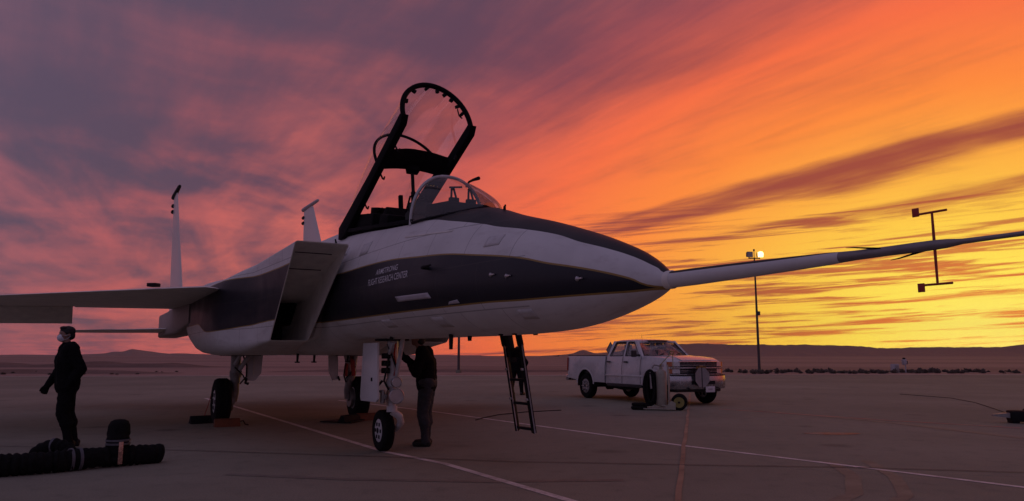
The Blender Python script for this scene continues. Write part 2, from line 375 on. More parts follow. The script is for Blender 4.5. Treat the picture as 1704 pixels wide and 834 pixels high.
def jet_paint(name, nacelle=False):
    m = bpy.data.materials.new(name); m.use_nodes = True; T = NT(m.node_tree); b = T.N['Principled BSDF']
    tc = T.node('ShaderNodeTexCoord'); p = T.sep(tc.outputs['Object']); x, z = p[0], p[2]
    n = T.noise(tc.outputs['Object'], 2.2, 6, .62); n2 = T.noise(T.comb(T.m('MULTIPLY', x, .8), T.m('MULTIPLY', p[1], 5), T.m('MULTIPLY', z, 5)), 2.0, 5, .65)
    base = T.ramp(n, [(.3, (.58, .58, .56, 1)), (.7, (.69, .69, .665, 1))])
    base = T.mix(T.m('MULTIPLY', T.ss(n2, .50, .74), .45), base, (.40, .37, .35, 1))          # grime and drips along the airflow
    blue = T.ramp(n, [(.3, (.010, .011, .017, 1)), (.7, (.017, .018, .026, 1))])
    blk = T.ramp(n, [(.3, (.012, .012, .013, 1)), (.7, (.022, .021, .022, 1))])
    if not nacelle:
        up = T.curve(x, BAND_UP, -4, 6.4, 1.6, 2.7); lo = T.curve(x, BAND_LO, -4, 6.4, 1.6, 2.7)
        e = T.m('MINIMUM', T.m('SUBTRACT', up, z), T.m('SUBTRACT', z, lo))       # distance inside the band
        ga = T.curve(x, [q for q in GLARE if q[1] < 4 and q[0] > 1.9], 1.9, 7.5, 1.6, 3.1)
        g = T.m('MULTIPLY', T.m('GREATER_THAN', z, ga), T.m('GREATER_THAN', x, 2.1))
    else:
        up = T.curve(x, [(-9, 2.3), (-5.5, 2.50), (-4, 2.56), (-3, 2.58), (-2.0, 2.56), (-1.2, 2.54), (-.6, 2.54), (.6, 2.56), (1.5, 2.6)], -9, 1.6, 1.2, 2.8)
        lo = T.curve(x, [(-9, 1.9), (-5, 1.9), (-3.5, 1.72), (-2, 1.78), (-.6, 1.82), (.2, 1.82), (1.5, 1.82)], -9, 1.6, 1.2, 2.8)
        e = T.m('MINIMUM', T.m('MINIMUM', T.m('SUBTRACT', up, z), T.m('SUBTRACT', z, lo)), T.m('MULTIPLY', T.m('SUBTRACT', -1.2, p[1]), 2))
        e = T.m('MAXIMUM', e, T.m('MINIMUM', T.m('MINIMUM', T.m('SUBTRACT', up, z), T.m('SUBTRACT', z, lo)), T.m('MULTIPLY', T.m('SUBTRACT', p[1], 1.2), 2)))
        g = 0.0
    inner = T.m('GREATER_THAN', e, .015); edge = T.m('GREATER_THAN', e, 0.0)
    colr = T.mix(edge, base, GOLD+(1,)); colr = T.mix(inner, colr, blue); colr = T.mix(g, colr, blk)
    fr = T.m('FRACT', T.m('ADD', T.m('MULTIPLY', x, 1.37), T.m('MULTIPLY', T.m('FLOOR', T.m('MULTIPLY', z, 2.3)), .37)))
    sv = T.m('LESS_THAN', fr, .011); sh = T.m('LESS_THAN', T.m('FRACT', T.m('MULTIPLY', z, 2.3)), .022)
    seam = T.m('MULTIPLY', T.m('MAXIMUM', sv, sh), T.m('LESS_THAN', x, 4.7))
    colr = T.mix(T.m('MULTIPLY', seam, .50), colr, (.05, .045, .045, 1))
    T.put(b.inputs['Base Color'], colr)
    T.put(b.inputs['Roughness'], T.lerp(n, .3, .7, .40, .55)); b.inputs['Coat Weight'].default_value = .04; b.inputs['Specular IOR Level'].default_value = .16 if nacelle else .35
    bn = T.node('ShaderNodeBump'); bn.inputs['Strength'].default_value = .04; bn.inputs['Distance'].default_value = .02
    T.put(bn.inputs['Height'], T.noise(tc.outputs['Object'], 3.5, 3)); T.L.new(bn.outputs[0], b.inputs['Normal'])
    return m
M['jet'] = jet_paint('jet_paint'); M['nac'] = jet_paint('nacelle_paint', True)

jet = thing('research_jet', 'large white research jet with blue band, open canopy and long nose probe', 'jet aircraft', JET_LOC, JET_RZ)

# forebody and spine
xs = frange(-11.6, -.6, 40)+[-.5, -.49, -.46]+frange(-.3, 1.9, 18)+[2.06, 2.09, 2.1]+frange(2.2, 5.8, 34)+[5.86, 5.92, 5.97, 6.02]
bm = bmesh.new(); loft(bm, [fus_ring(x) for x in xs]); fus = obj('fuselage', bm, M['jet'], jet, 50)
FT = BVHTree.FromPolygons([v.co for v in fus.data.vertices], [p.vertices for p in fus.data.polygons])
def side_y(x, z, s=-1):
    """lateral position of the fuselage skin at (x, z)"""
    h = FT.ray_cast(V((x, s*4, z)), V((0, -s, 0)))
    return h[0].y if h[0] else s*.7
# cockpit lining (dark), seats and clutter
bm = bmesh.new()
for s in (-1, 1):
    sheet(bm, [(COCK0+.05, s*(SW-.06), sill(COCK0)-.64), (COCK1-.05, s*(SW-.06), sill(COCK1)-.64), (COCK1-.05, s*(SW-.06), sill(COCK1)+.015), (COCK0+.05, s*(SW-.06), sill(COCK0)+.015)], .02)
sheet(bm, [(COCK0+.03, -SW+.05, sill(COCK0)-.6), (COCK1-.03, -SW+.05, sill(COCK1)-.6), (COCK1-.03, SW-.05, sill(COCK1)-.6), (COCK0+.03, SW-.05, sill(COCK0)-.6)], .02)
obj('cockpit_lining', bm, M['cockpit'], jet)
for s in (-1, 1):                                                  # dark sill rails with their seals
    bm = bmesh.new(); bar(bm, (COCK0-.02, s*(SW-.01), sill(COCK0)+.03), (COCK1+.02, s*(SW-.01), sill(COCK1)+.02), .07, .05, .01)
    obj('sill_rail', bm, M['cockpit'], jet)
def seat(x, z, name_top):
    bm = bmesh.new()
    rot = Matrix.Rotation(R(-14), 3, 'Y')
    box(bm, (x, 0, z-.28), (.14, .40, .62), rot, .03); box(bm, (x+.22, 0, z-.56), (.42, .40, .14), None, .03)
    box(bm, (x-.07, 0, z+.06), (.17, .30, .20), rot, .04)
    o = obj('ejection_seat', bm, M['seat'], jet)
    bm = bmesh.new()
    for s in (-1, 1):
        bar(bm, (x-.16, s*.13, z-.5), (x-.13, s*.13, z+.16), .05, .05, .008)
    obj('seat_rail', bm, M['cockpit'], o)
    bm = bmesh.new(); tube(bm, [(x-.02, -.09, z+.17), (x+.03, -.05, z+.20), (x+.03, .05, z+.20), (x-.02, .09, z+.17)], .014, 6)
    obj('firing_loop', bm, M['cockpit'], o)
seat(1.30, 3.16, 'front'); seat(.02, 3.20, 'rear')
bm = bmesh.new()                                                   # instrument coaming between the seats and in front
box(bm, (.80, 0, 3.10), (.34, .74, .22), Matrix.Rotation(R(12), 3, 'Y'), .05); box(bm, (.68, .0, 3.24), (.10, .5, .09), None, .02)
obj('instrument_coaming', bm, M['cockpit'], jet)
bm = bmesh.new(); box(bm, (2.38, 0, 2.98), (.62, .62, .22), Matrix.Rotation(R(6), 3, 'Y'), .07); obj('instrument_coaming', bm, M['cockpit'], jet)
bm = bmesh.new()
box(bm, (-.30, 0, 3.22), (.5, .84, .22), Matrix.Rotation(R(5), 3, 'Y'), .05); box(bm, (-.05, -.25, 3.27), (.22, .2, .16), None, .03); box(bm, (-.42, .2, 3.33), (.2, .3, .1), None, .02)
tube(bm, [(.2, -.3, 3.15), (.25, -.25, 3.28), (.4, -.2, 3.24)], .02, 6)
obj('rear_deck', bm, M['cockpit'], jet)
bm = bmesh.new(); tube(bm, [(.1, -.40, 3.10), (.02, -.38, 3.24), (.32, -.36, 3.08)], .012, 6)
obj('harness_strap', bm, M['primer'], jet)
# head-up display: two frames with a glass
bm = bmesh.new()
for y in (-.11, .11):
    tube(bm, [(2.52, y-.045, 3.05), (2.46, y-.01, 3.27), (2.46, y+.01, 3.27), (2.52, y+.045, 3.05)], .014, 6)
    box(bm, (2.50, y, 3.09), (.06, .12, .1), None, .015)
tube(bm, [(2.44, -.14, 3.27), (2.44, .02, 3.29)], .012, 6)
obj('display_frame', bm, M['cockpit'], jet)

# windshield: bow arch and a curved transparency that runs down to the nose deck
def arch(x, w, zb, h, n=25, lean=0.0, p=2.25):
    r = []
    for k in range(n):
        t = pi*k/(n-1); c, s = cos(t), sin(t)
        r.append((x-lean*abs(s)**(2/p), -w*math.copysign(abs(c)**(2/p), c), zb+h*abs(s)**(2/p)))
    return r
WS = [(2.10, .475, 2.875, .60), (2.28, .465, 2.872, .545), (2.48, .435, 2.87, .47), (2.70, .385, 2.868, .375), (2.92, .31, 2.872, .265), (3.10, .21, 2.885, .155), (3.22, .10, 2.90, .06)]
bm = bmesh.new(); loft(bm, [arch(*w) for w in WS], closed=False); wind = obj('windshield', bm, M['windglass'], jet, 60)
bm = bmesh.new(); tube(bm, arch(2.10, .482, 2.84, .645), .021, 8); obj('windshield_bow', bm, M['hyd'], wind)
bm = bmesh.new(); tube(bm, [(w[0], s*w[1], w[2]-.005) for s in (-1,) for w in WS]+[(w[0], w[1], w[2]-.005) for w in WS[::-1]], .016, 6); obj('windshield_seal', bm, M['black'], wind)
bm = bmesh.new(); tube(bm, [(1.98, .30, 3.42), (2.10, .28, 3.455), (2.25, .27, 3.45), (2.40, .26, 3.435)], [.012, .014, .018, .024], 8); obj('mirror_arm', bm, M['black'], jet)

# canopy, opened about its rear hinge
HX, HZ, CANG = -.5, 3.20, R(24.6)
def cpt(s, y, h):
    return (HX+s*cos(CANG)-h*sin(CANG), y, HZ+s*sin(CANG)+h*cos(CANG))
CL = 2.55
def crown(s): return pchip([(-.9, .10), (-.5, .36), (0, .58), (.6, .74), (1.2, .82), (1.9, .77), (2.55, .655)], s)[0]
def cw(s): return pchip([(-.9, .12), (-.5, .30), (0, .43), (.6, .465), (1.2, .475), (2.55, .465)], s)[0]
def carch(s, w=None, h=None, n=29, y0=.06, p=2.05):
    w = cw(s) if w is None else w; h = crown(s) if h is None else h; r = []
    for k in range(n):
        t = pi*k/(n-1); c, q = cos(t), sin(t)
        bulge = 1+.06*sin(2*t)*math.copysign(1, c) if s > 0 else 1
        r.append(cpt(s, -w*math.copysign(abs(c)**(2/p), c)*bulge, y0+(h-y0)*abs(q)**(2/p)))
    return r
bm = bmesh.new()
for s in (-1, 1):                                                  # side rails, deep black beams
    bm2 = bmesh.new(); prof = [(.0, .13), (.0, -.10), (2.48, -.075), (2.56, .02), (2.50, .09), (1.2, .085)]
    prism(bm2, [(cpt(a, 0, h)[0], cpt(a, 0, h)[2]) for a, h in [(-.10, -.12), (2.47, -.07), (2.57, .01), (2.50, .075), (1.2, .075), (.2, .12), (-.22, .14), (-.30, -.02)]], 'Y', s*.47-.045, s*.47+.045, .012)
    me = bpy.data.meshes.new('t'); bm2.to_mesh(me); bm.from_mesh(me); bm2.free(); bpy.data.meshes.remove(me)
can = obj('canopy', bm, M['matblack'], jet)                           # the canopy's frame carries the rest of it as sub-parts
bm = bmesh.new(); tube(bm, carch(2.50, h=.665, y0=-.0), .034, 8); obj('front_bow', bm, M['matblack'], can)
for k in (5, 9, 13, 16, 18, 20, 22, 24):                           # latches and lugs inside the front bow
    p = carch(2.47, w=.42, h=.63, y0=0)[k]; bm = bmesh.new(); box(bm, p, (.05, .05, .04), Matrix.Rotation(k*.3, 3, 'X'), .006)
    obj('bow_latch', bm, M['black'], can)
bm = bmesh.new(); p = carch(2.46, w=.40, h=.62, y0=0); tube(bm, [V(p[25])+V((0, 0, 0)), V(p[25])+V((0, -.045, .03)), V(p[24])+V((0, -.04, .05)), V(p[23])+V((0, -.01, .02))], .009, 6); obj('grab_handle', bm, M['black'], can)
bm = bmesh.new(); pa = carch(1.5, h=.83, y0=.06)
tube(bm, [V(p)-V((cos(CANG), 0, sin(CANG)))*(.22*sin(pi*k/28)) for k, p in enumerate(pa)], .021, 8); obj('middle_bow', bm, M['matblack'], can)
bm = bmesh.new(); loft(bm, [carch(s) for s in frange(-.9, 2.5, 22)], closed=False); obj('canopy_glass', bm, M['canopyglass'], can, 60)
bm = bmesh.new()                                                   # cross beam with a humped upper edge, between the rails
pts = frange(-.44, .44, 15)
hp = lambda y: max(0, 1-(y/.40)**2)
loft(bm, [[cpt(1.50-.08*hp(y)*0, y, -.02+.05*hp(y)), cpt(1.72, y, -.03+.05*hp(y)), cpt(1.84, y, .05+.06*hp(y)), cpt(1.72, y, .10+.12*hp(y)), cpt(1.56, y, .09+.08*hp(y))] for y in pts])
box(bm, cpt(1.56, 0, .0), (.12, .17, .12), Matrix.Rotation(-CANG, 3, 'Y'), .02)
obj('cross_beam', bm, M['cockpit'], can)
for s in (-1, 1):
    for a in (.75, 1.45, 2.05):
        bm = bmesh.new(); p = V(cpt(a, s*.43, -.07)); tube(bm, [p, p+V((.0, -s*.03, -.06)), p+V((.05, -s*.03, -.08)), p+V((.08, -s*.03, -.05))], .012, 6)
        obj('rail_hook', bm, M['black'], can)
bm = bmesh.new(); a0 = V((1.04, 0, 3.0)); a1 = V(cpt(1.54, 0, -.01)); tube(bm, [a0, a0.lerp(a1, .62)], .034, 10); tube(bm, [a0.lerp(a1, .60), a1], .024, 10); obj('canopy_actuator', bm, M['dark'], can)
bm = bmesh.new(); box(bm, (1.08, -.02, 3.28), (.12, .1, .14), None, .02); tube(bm, [(1.0, -.12, 3.2), (1.1, -.1, 3.42), (1.16, .0, 3.46), (1.12, .1, 3.40)], .014, 6); obj('actuator_fitting', bm, M['cockpit'], jet)

bm = bmesh.new(); prism(bm, [(cpt(a, 0, h)[0], cpt(a, 0, h)[2]) for a, h in ((.0, .05), (1.9, .05), (1.6, .15), (.9, .20), (.2, .20))], 'Y', .44, .475, .006); obj('frame_gusset', bm, M['matblack'], can)
bm = bmesh.new(); box(bm, (.05, 0, 3.20), (.95, .84, .26), Matrix.Rotation(R(8), 3, 'Y'), .03); box(bm, (-.42, 0, 3.28), (.3, .86, .22), None, .03); obj('equipment_deck', bm, M['cockpit'], jet)
bm = bmesh.new(); box(bm, (.02, -.1, 3.40), (.30, .26, .10), Matrix.Rotation(R(10), 3, 'Y'), .015); tube(bm, [(.16, -.22, 3.36), (.34, -.22, 3.38), (.36, -.1, 3.30)], .015, 6); obj('headbox', bm, M['cockpit'], jet)
bm = bmesh.new(); bar(bm, (.62, -.02, 2.9), (.53, -.02, 3.55), .055, .06, .01); box(bm, (.70, 0, 3.16), (.2, .6, .30), Matrix.Rotation(R(-30), 3, 'Y'), .03); obj('seat_post', bm, M['cockpit'], jet)
# intake trunks with their raked lips, and the nacelles behind
def rrect(x_of, y0, y1, z0, z1, r, n=5):
    """rounded rectangle in (y, z); x from x_of(z)"""
    r = min(r, (y1-y0)/2*.98, (z1-z0)/2*.98); pts = []
    for cy, cz, a0 in ((y1-r, z1-r, 0), (y0+r, z1-r, 90), (y0+r, z0+r, 180), (y1-r, z0+r, 270)):
        for k in range(n):
            a = R(a0+90*k/(n-1)); pts.append((cy+r*cos(a), cz+r*sin(a)))
    return [(x_of(z), y, z) for y, z in pts]
NAC = [  # x, inner y, outer y, bottom, top, corner radius
    (-1.9, .72, 1.52, 1.44, 2.76, .10), (-2.5, .60, 1.68, 1.36, 2.72, .18), (-3.3, .5, 1.90, 1.33, 2.66, .32), (-4.5, .35, 1.95, 1.33, 2.72, .36), (-5.8, .3, 1.95, 1.36, 2.78, .38), (-6.6, .25, 1.95, 1.48, 2.80, .42),
    (-7.6, .22, 1.92, 1.80, 2.80, .40), (-9.0, .2, 1.85, 1.84, 2.78, .44), (-10.5, .2, 1.60, 1.86, 2.76, .44), (-11.6, .25, 1.45, 1.90, 2.66, .37)]
RT = lambda z: (z-1.53)/(2.81-1.53)
RK = lambda z: -1.0+RT(z)*1.5     # rake of the lip: top ahead of bottom
def intake(s):
    rs = []
    def ring(x_of, y0, y1, z0, z1, r, sh=0.0):
        q = rrect(x_of, y0, y1, z0, z1, r); o = []
        for x, y, z in q:
            t = max(0, RT(z)); k = (y-y0)/(y1-y0); o.append((x, s*(y-sh*t*(.13*(1-k)-.03*k)), z))
        return o
    rs.append(ring(lambda z: RK(z), .85, 1.41, 1.53, 2.81, .03, 1))
    for f in (.06, .3, .65):
        rs.append(ring(lambda z, f=f: RK(z)*(1-f)+(-1.9)*f, .85-.13*f, 1.41+.11*f, 1.53-.09*f, 2.81-.05*f, .03+.07*f, 1-f))
    for i in range(len(NAC)*3-2):
        x = NAC[0][0]+(NAC[-1][0]-NAC[0][0])*i/(len(NAC)*3-3)
        y0, y1, z0, z1, r = pchip(sorted(NAC), x)
        rs.append(ring(lambda z, x=x: x, y0, y1, z0, z1, r))
    bm = bmesh.new(); loft(bm, rs, cap0=False)
    o = obj('engine_nacelle', bm, M['nac'], jet, 45)
    # duct inside, with the ramp coming down from the roof
    dr = [ring(lambda z: RK(z), .85, 1.41, 1.53, 2.81, .03, 1), ring(lambda z: RK(z)+.006, .862, 1.398, 1.545, 2.798, .026, 1)]
    for f, zt in ((.15, 2.70), (.3, 2.58), (.5, 2.42), (.7, 2.27), (.85, 2.19), (1.3, 2.17), (1.8, 2.2), (3.0, 2.25)):
        dr.append(ring(lambda z, f=f: RK(z)*max(0, 1-f)-1.6*min(f, 1)-max(0, f-1)*1.3, .87, 1.39, 1.55, zt, .03, 1))
    bm = bmesh.new(); loft(bm, dr, cap0=False, cap1=True)
    for f in bm.faces: f.normal_flip()
    obj('intake_duct', bm, M['offwhite'], o, 40, normals=False)
    DT = BVHTree.FromPolygons([v.co for v in bpy.data.objects[o.children[-1].name].data.vertices], [p.vertices for p in o.children[-1].data.polygons])
    for xx in (.12, -.42):
        h = DT.ray_cast(V((xx, s*1.1, 1.9)), V((0, 0, 1)))
        if h[0]: bm = bmesh.new(); box(bm, (xx, s*1.10, h[0].z-.004), (.016, .50, .010)); obj('ramp_joint', bm, M['dark'], o)
    bm = bmesh.new(); box(bm, (-2.6, s*1.13, 1.86), (.02, .5, .60)); obj('engine_face', bm, M['dark'], o)
    return o
intake(-1); intake(1)
for s in (-1, 1):                                                  # diverter filling the gap between the intake and the nose
    bm = bmesh.new(); prism(bm, [(-.15, 2.55), (-1.2, 1.60), (-2.1, 1.5), (-2.2, 2.7), (-.9, 2.70)], 'Y', min(s*.60, s*.72), max(s*.60, s*.72), .02); obj('diverter', bm, M['jet'], jet)
for s in (-1, 1):
    bm = bmesh.new(); lathe(bm, [(-11.5, .50), (-12.0, .50), (-12.6, .42), (-12.75, .36), (-12.6, .33), (-11.7, .30)], 28, 'X', (0, s*.85, 2.28)); obj('exhaust_nozzle', bm, M['nozzle'], jet)
    # tail boom fairing outboard of the engine
    bm = bmesh.new(); loft(bm, [[(x, s*y, z) for x, y, z in rrect(lambda z, x=x: x, a, b, c, d, .06)] for x, a, b, c, d in ((-6.2, 1.55, 1.97, 1.95, 2.5), (-8, 1.5, 2.06, 1.80, 2.45), (-10, 1.5, 2.10, 1.82, 2.4), (-12.2, 1.58, 2.09, 1.80, 2.42), (-12.32, 1.64, 2.05, 1.86, 2.36))])
    obj('tail_boom', bm, M['baremetal'], jet)

# wings, with leading edge, drooped aileron
def airfoil(le, te, th, n=10, drop=0.0):
    """closed section in x/z at one span station: le=(x,y,z), te=(x,y,z)"""
    up, lo = [], []
    for i in range(n+1):
        t = (1-cos(pi*i/n))/2; yt = th*5*(.2969*sqrt(t)-.126*t-.3516*t*t+.2843*t**3-.1015*t**4)
        p = V(le).lerp(V(te), t); up.append((p.x, p.y, p.z+yt*.55)); lo.append((p.x, p.y, p.z-yt*.45))
    return up+lo[1:-1][::-1]
WR = 2.43
for s in (-1, 1):
    st = []
    for y, xl, xt, th in ((1.80, -3.15, -8.75, .20), (1.95, -2.88, -8.75, .25), (2.1, -2.74, -8.72, .27), (2.4, -2.98, -8.68, .26), (4.0, -4.45, -8.42, .17), (4.02, -4.47, -8.12, .17), (6.15, -6.45, -8.02, .085), (6.17, -6.47, -8.3, .085), (6.45, -6.85, -8.3, .06), (6.53, -7.1, -8.25, .03)):
        st.append(airfoil((xl, s*y, WR-.02*(y-2)), (xt, s*y, WR-.03-.02*(y-2)), th))
    bm = bmesh.new(); loft(bm, st); w = obj('wing', bm, M['offwhite'], jet, 35)
    bm = bmesh.new(); bar(bm, (-8.04, s*4.06, 2.355), (-8.02, s*6.1, 2.31), .03, .03)
    loft(bm, [airfoil((-8.08, s*y, 2.36-.015*(y-4)), (-8.72, s*y, 2.02-.015*(y-4)), .13) for y in (4.05, 6.12)]); obj('aileron', bm, M['offwhite'], w, 35)
    bm = bmesh.new(); box(bm, (-3.30, s*2.83, 2.475), (.14, .16, .06), Matrix.Rotation(s*R(40), 3, 'Z'), .01); obj('wing_root_light', bm, M['dark'], w)
# stabilators and fins
for s in (-1, 1):
    bm = bmesh.new(); loft(bm, [airfoil((xl, s*y, 1.97-.0*(y-2)), (xt, s*y, 1.95), th) for y, xl, xt, th in ((2.08, -9.7, -12.6, .13), (3.0, -10.75, -13.2, .09), (3.35, -10.8, -13.35, .085), (4.28, -12.0, -13.45, .04), (4.32, -12.2, -13.4, .02))]); obj('stabilator', bm, M['offwhite'], jet, 35)
for s in (-1, 1):
    def fsec(z, xl, xt, th):
        a = airfoil((xl, 0, 0), (xt, 0, 0), th); return [(p[0], s*(1.83+.012*(z-2.8))+p[2], z) for p in a]
    bm = bmesh.new(); loft(bm, [fsec(*q) for q in ((2.4, -8.7, -12.55, .12), (2.9, -9.2, -12.6, .11), (4.5, -10.6, -12.75, .075), (5.76, -11.75, -12.88, .05), (5.81, -11.9, -12.85, .04))])
    f = obj('tail_fin', bm, M['white'], jet, 35)
    py = s*1.868
    bm = bmesh.new(); lathe(bm, [(-13.1, .02), (-13.0, .06), (-12.7, .064), (-12.2, .058), (-11.7, .05), (-11.35, .046), (-11.24, .035), (-11.22, .01)], 14, 'X', (0, py, 5.86)); obj('fin_pod', bm, M['primer'] if s > 0 else M['dark'], f)
    for zz in (5.60, 5.43):
        bm = bmesh.new(); lathe(bm, [(-13.02, .02), (-12.98, .05), (-12.85, .055), (-12.78, .02)], 10, 'X', (0, py, zz)); obj('tail_light', bm, M['dark'], f)

# nose probe with its vanes
PZ = 1.872
PR = [(5.9, .058), (6.05, .062), (6.3, .061), (6.65, .055), (7.06, .046), (7.38, .037), (7.46, .032), (7.55, .028), (7.75, .026), (7.9, .027), (8.0, .026), (8.06, .023), (8.14, .014), (8.3, .012), (9.0, .010), (9.35, .009), (9.4, .003)]
M['probetip'] = mat('probe_metal', (.25, .235, .24), .5, .4, var=.15, scale=8)
bm = bmesh.new(); lathe(bm, [q for q in PR if q[0] < 7.5], 20, 'X', (0, 0, PZ)); probe = obj('nose_probe', bm, M['jet'], jet, 35)
bm = bmesh.new(); lathe(bm, [(7.455, .0322)]+[q for q in PR if q[0] > 7.5], 20, 'X', (0, 0, PZ)); obj('probe_tip', bm, M['probetip'], probe, 35)
bm = bmesh.new(); tube(bm, [(6.0, 0, PZ), (6.06, 0, PZ), (6.07, 0, PZ)], [.068, .069, .064], 20); obj('probe_collar', bm, M['offwhite'], probe)
for sg, zz in ((1, 2.04), (-1, 1.675)):
    bm = bmesh.new(); tube(bm, [(8.0, 0, PZ+sg*.018), (8.0, 0, zz)], [.0075, .006], 8); v = obj('vane_post', bm, M['red'], probe)
    bm = bmesh.new(); tube(bm, [(7.93, 0, zz), (8.075, 0, zz)], .006, 8); box(bm, (7.915, 0, zz+.012*sg), (.035, .008, .045), None, .002); obj('flow_vane', bm, M['red'], v)
for y, z, x0 in ((-.02, .04, 7.52), (.0, -.045, 7.76)):
    bm = bmesh.new(); tube(bm, [(x0+.20, y*.8, PZ+z*.4), (x0+.05, y*1.4, PZ+z*1.0), (x0, y*1.6, PZ+z*1.1)], [.007, .004, .0015], 6); obj('static_fin', bm, M['black'], probe)

# small fittings on the nose
def on_skin(x, z, off=.004): return side_y(x, z)-off
def skin_patch(name, corners, m, parent=jet, th=.006, nx=8):
    """raised panel that follows the skin: corners (x, z) counter-clockwise from lower rear"""
    (ax, az), (bx, bz), (cx, cz), (dx, dz) = corners; bm = bmesh.new(); g = []
    for i in range(nx+1):
        t = i/nx; row = []
        for j in range(4):
            u = j/3; x = (ax*(1-t)+bx*t)*(1-u)+(dx*(1-t)+cx*t)*u; z = (az*(1-t)+bz*t)*(1-u)+(dz*(1-t)+cz*t)*u
            row.append(bm.verts.new((x, on_skin(x, z, th), z)))
        g.append(row)
    for i in range(nx):
        for j in range(3): bm.faces.new((g[i][j], g[i+1][j], g[i+1][j+1], g[i][j+1]))
    o = obj(name, bm, m, parent, 60); return solidify(o, .004)
skin_patch('formation_strip', [(2.36, 1.915), (3.17, 1.905), (3.12, 1.965), (2.32, 1.975)], M['primer'])
skin_patch('access_panel', [(2.25, 2.66), (3.35, 2.58), (3.36, 2.60), (2.26, 2.68)], M['offwhite'], th=.003)
M['panel'] = mat('touched_up_paint', (.55, .545, .53), .55, var=.12, scale=12)
for ax, az, w_, h_ in ((4.05, 2.33, .22, .10), (.75, 2.62, .34, .16), (1.5, 1.66, .30, .09), (2.9, 1.62, .26, .10), (4.5, 1.64, .20, .08), (-.2, 2.72, .26, .12)):
    skin_patch('access_panel', [(ax, az), (ax+w_, az), (ax+w_, az+h_), (ax, az+h_)], M['panel'], th=.003)
skin_patch('vent_louvre', [(3.46, 1.825), (3.68, 1.825), (3.66, 1.86), (3.5, 1.85)], M['primer'])
for x, z in ((4.27, 2.045), (4.50, 2.015), (5.33, 1.925)):
    bm = bmesh.new(); y = side_y(x, z); lathe(bm, [(0, .022), (.012, .02), (.02, .008)], 12, 'Y', (0, 0, 0))
    bmesh.ops.rotate(bm, cent=(0, 0, 0), matrix=Matrix.Rotation(pi, 3, 'Z'), verts=bm.verts[:]); bmesh.ops.translate(bm, vec=(x, y+.004, z), verts=bm.verts[:])
    bar(bm, (x+.02, y-.006, z), (x+.075, y-.006, z), .012, .012); obj('static_port', bm, M['steel'], jet)
def skin_tube(name, x, z, L, out, m):
    y = side_y(x, z); bm = bmesh.new(); tube(bm, [(x, y+.02, z), (x, y-out, z), (x+L*.3, y-out-.01, z), (x+L, y-out-.01, z)], [.022, .018, .016, .009], 8); return obj(name, bm, m, jet)
skin_tube('pitot_probe', 3.12, 2.22, .24, .07, M['black'])
bm = bmesh.new(); tube(bm, [(.86, side_y(.86, 1.56)+.03, 1.57), (.86, side_y(.86, 1.56)-.03, 1.54), (.93, side_y(.86, 1.56)-.04, 1.58)], .016, 6); obj('drain_mast', bm, M['dark'], jet)
for x, y, z, dz in ((2.70, -.22, 1.56, -.17), (2.92, -.1, 1.55, -.07), (3.66, -.12, 1.54, -.022), (3.9, -.1, 1.54, -.02), (3.96, .1, 1.54, -.02)):
    bm = bmesh.new(); prism(bm, [(x-.035, z+.01), (x+.045, z+.01), (x+.03, z+dz), (x-.02, z+dz)], 'Y', y-.012, y+.012, .004); obj('blade_antenna', bm, M['black'], jet)
for x, y in ((-2.6, -.62), (-2.75, -.3), (-3.6, .55), (-3.2, .85)):
    bm = bmesh.new(); prism(bm, [(x, 1.36), (x+.1, 1.36), (x+.06, 1.22), (x+.01, 1.22)], 'Y', y-.012, y+.012, .004); box(bm, (x+.03, y, 1.215), (.17, .05, .022), None, .006); obj('belly_antenna', bm, M['dark'], jet)
bm = bmesh.new(); tube(bm, [(3.52, 0, 2.80), (3.52, 0, 2.86), (3.54, 0, 2.88)], [.02, .016, .008], 6); obj('nose_mast', bm, M['black'], jet)
bm = bmesh.new(); tube(bm, [(-.72, -.55, 2.98), (-.72, -.57, 3.06)], [.018, .01], 6); obj('spine_mast', bm, M['dark'], jet)
# lettering wrapped on to the skin
def lettering(txt, x0, x1, z0, h, name):
    c = bpy.data.curves.new(name, 'FONT'); c.body = txt; c.size = 1; c.offset = .004; c.resolution_u = 3
    o = bpy.data.objects.new(name, c); COL.objects.link(o)
    dg = bpy.context.evaluated_depsgraph_get(); me = bpy.data.meshes.new_from_object(o.evaluated_get(dg)); bpy.data.objects.remove(o)
    xsn = [v.co.x for v in me.vertices]; ysn = [v.co.y for v in me.vertices]; a, b, d, e = min(xsn), max(xsn), min(ysn), max(ysn)
    for v in me.vertices:
        x = x0+(v.co.x-a)/(b-a)*(x1-x0); z = z0+(v.co.y-d)/(e-d)*h; v.co = (x, side_y(x, z)-.005, z)
    return link('lettering', me, M['letter'], jet)
lettering('ARMSTRONG', 1.68, 2.36, 2.275, .066, 'wording')
lettering('FLIGHT RESEARCH CENTER', 1.44, 2.66, 2.165, .076, 'wording')

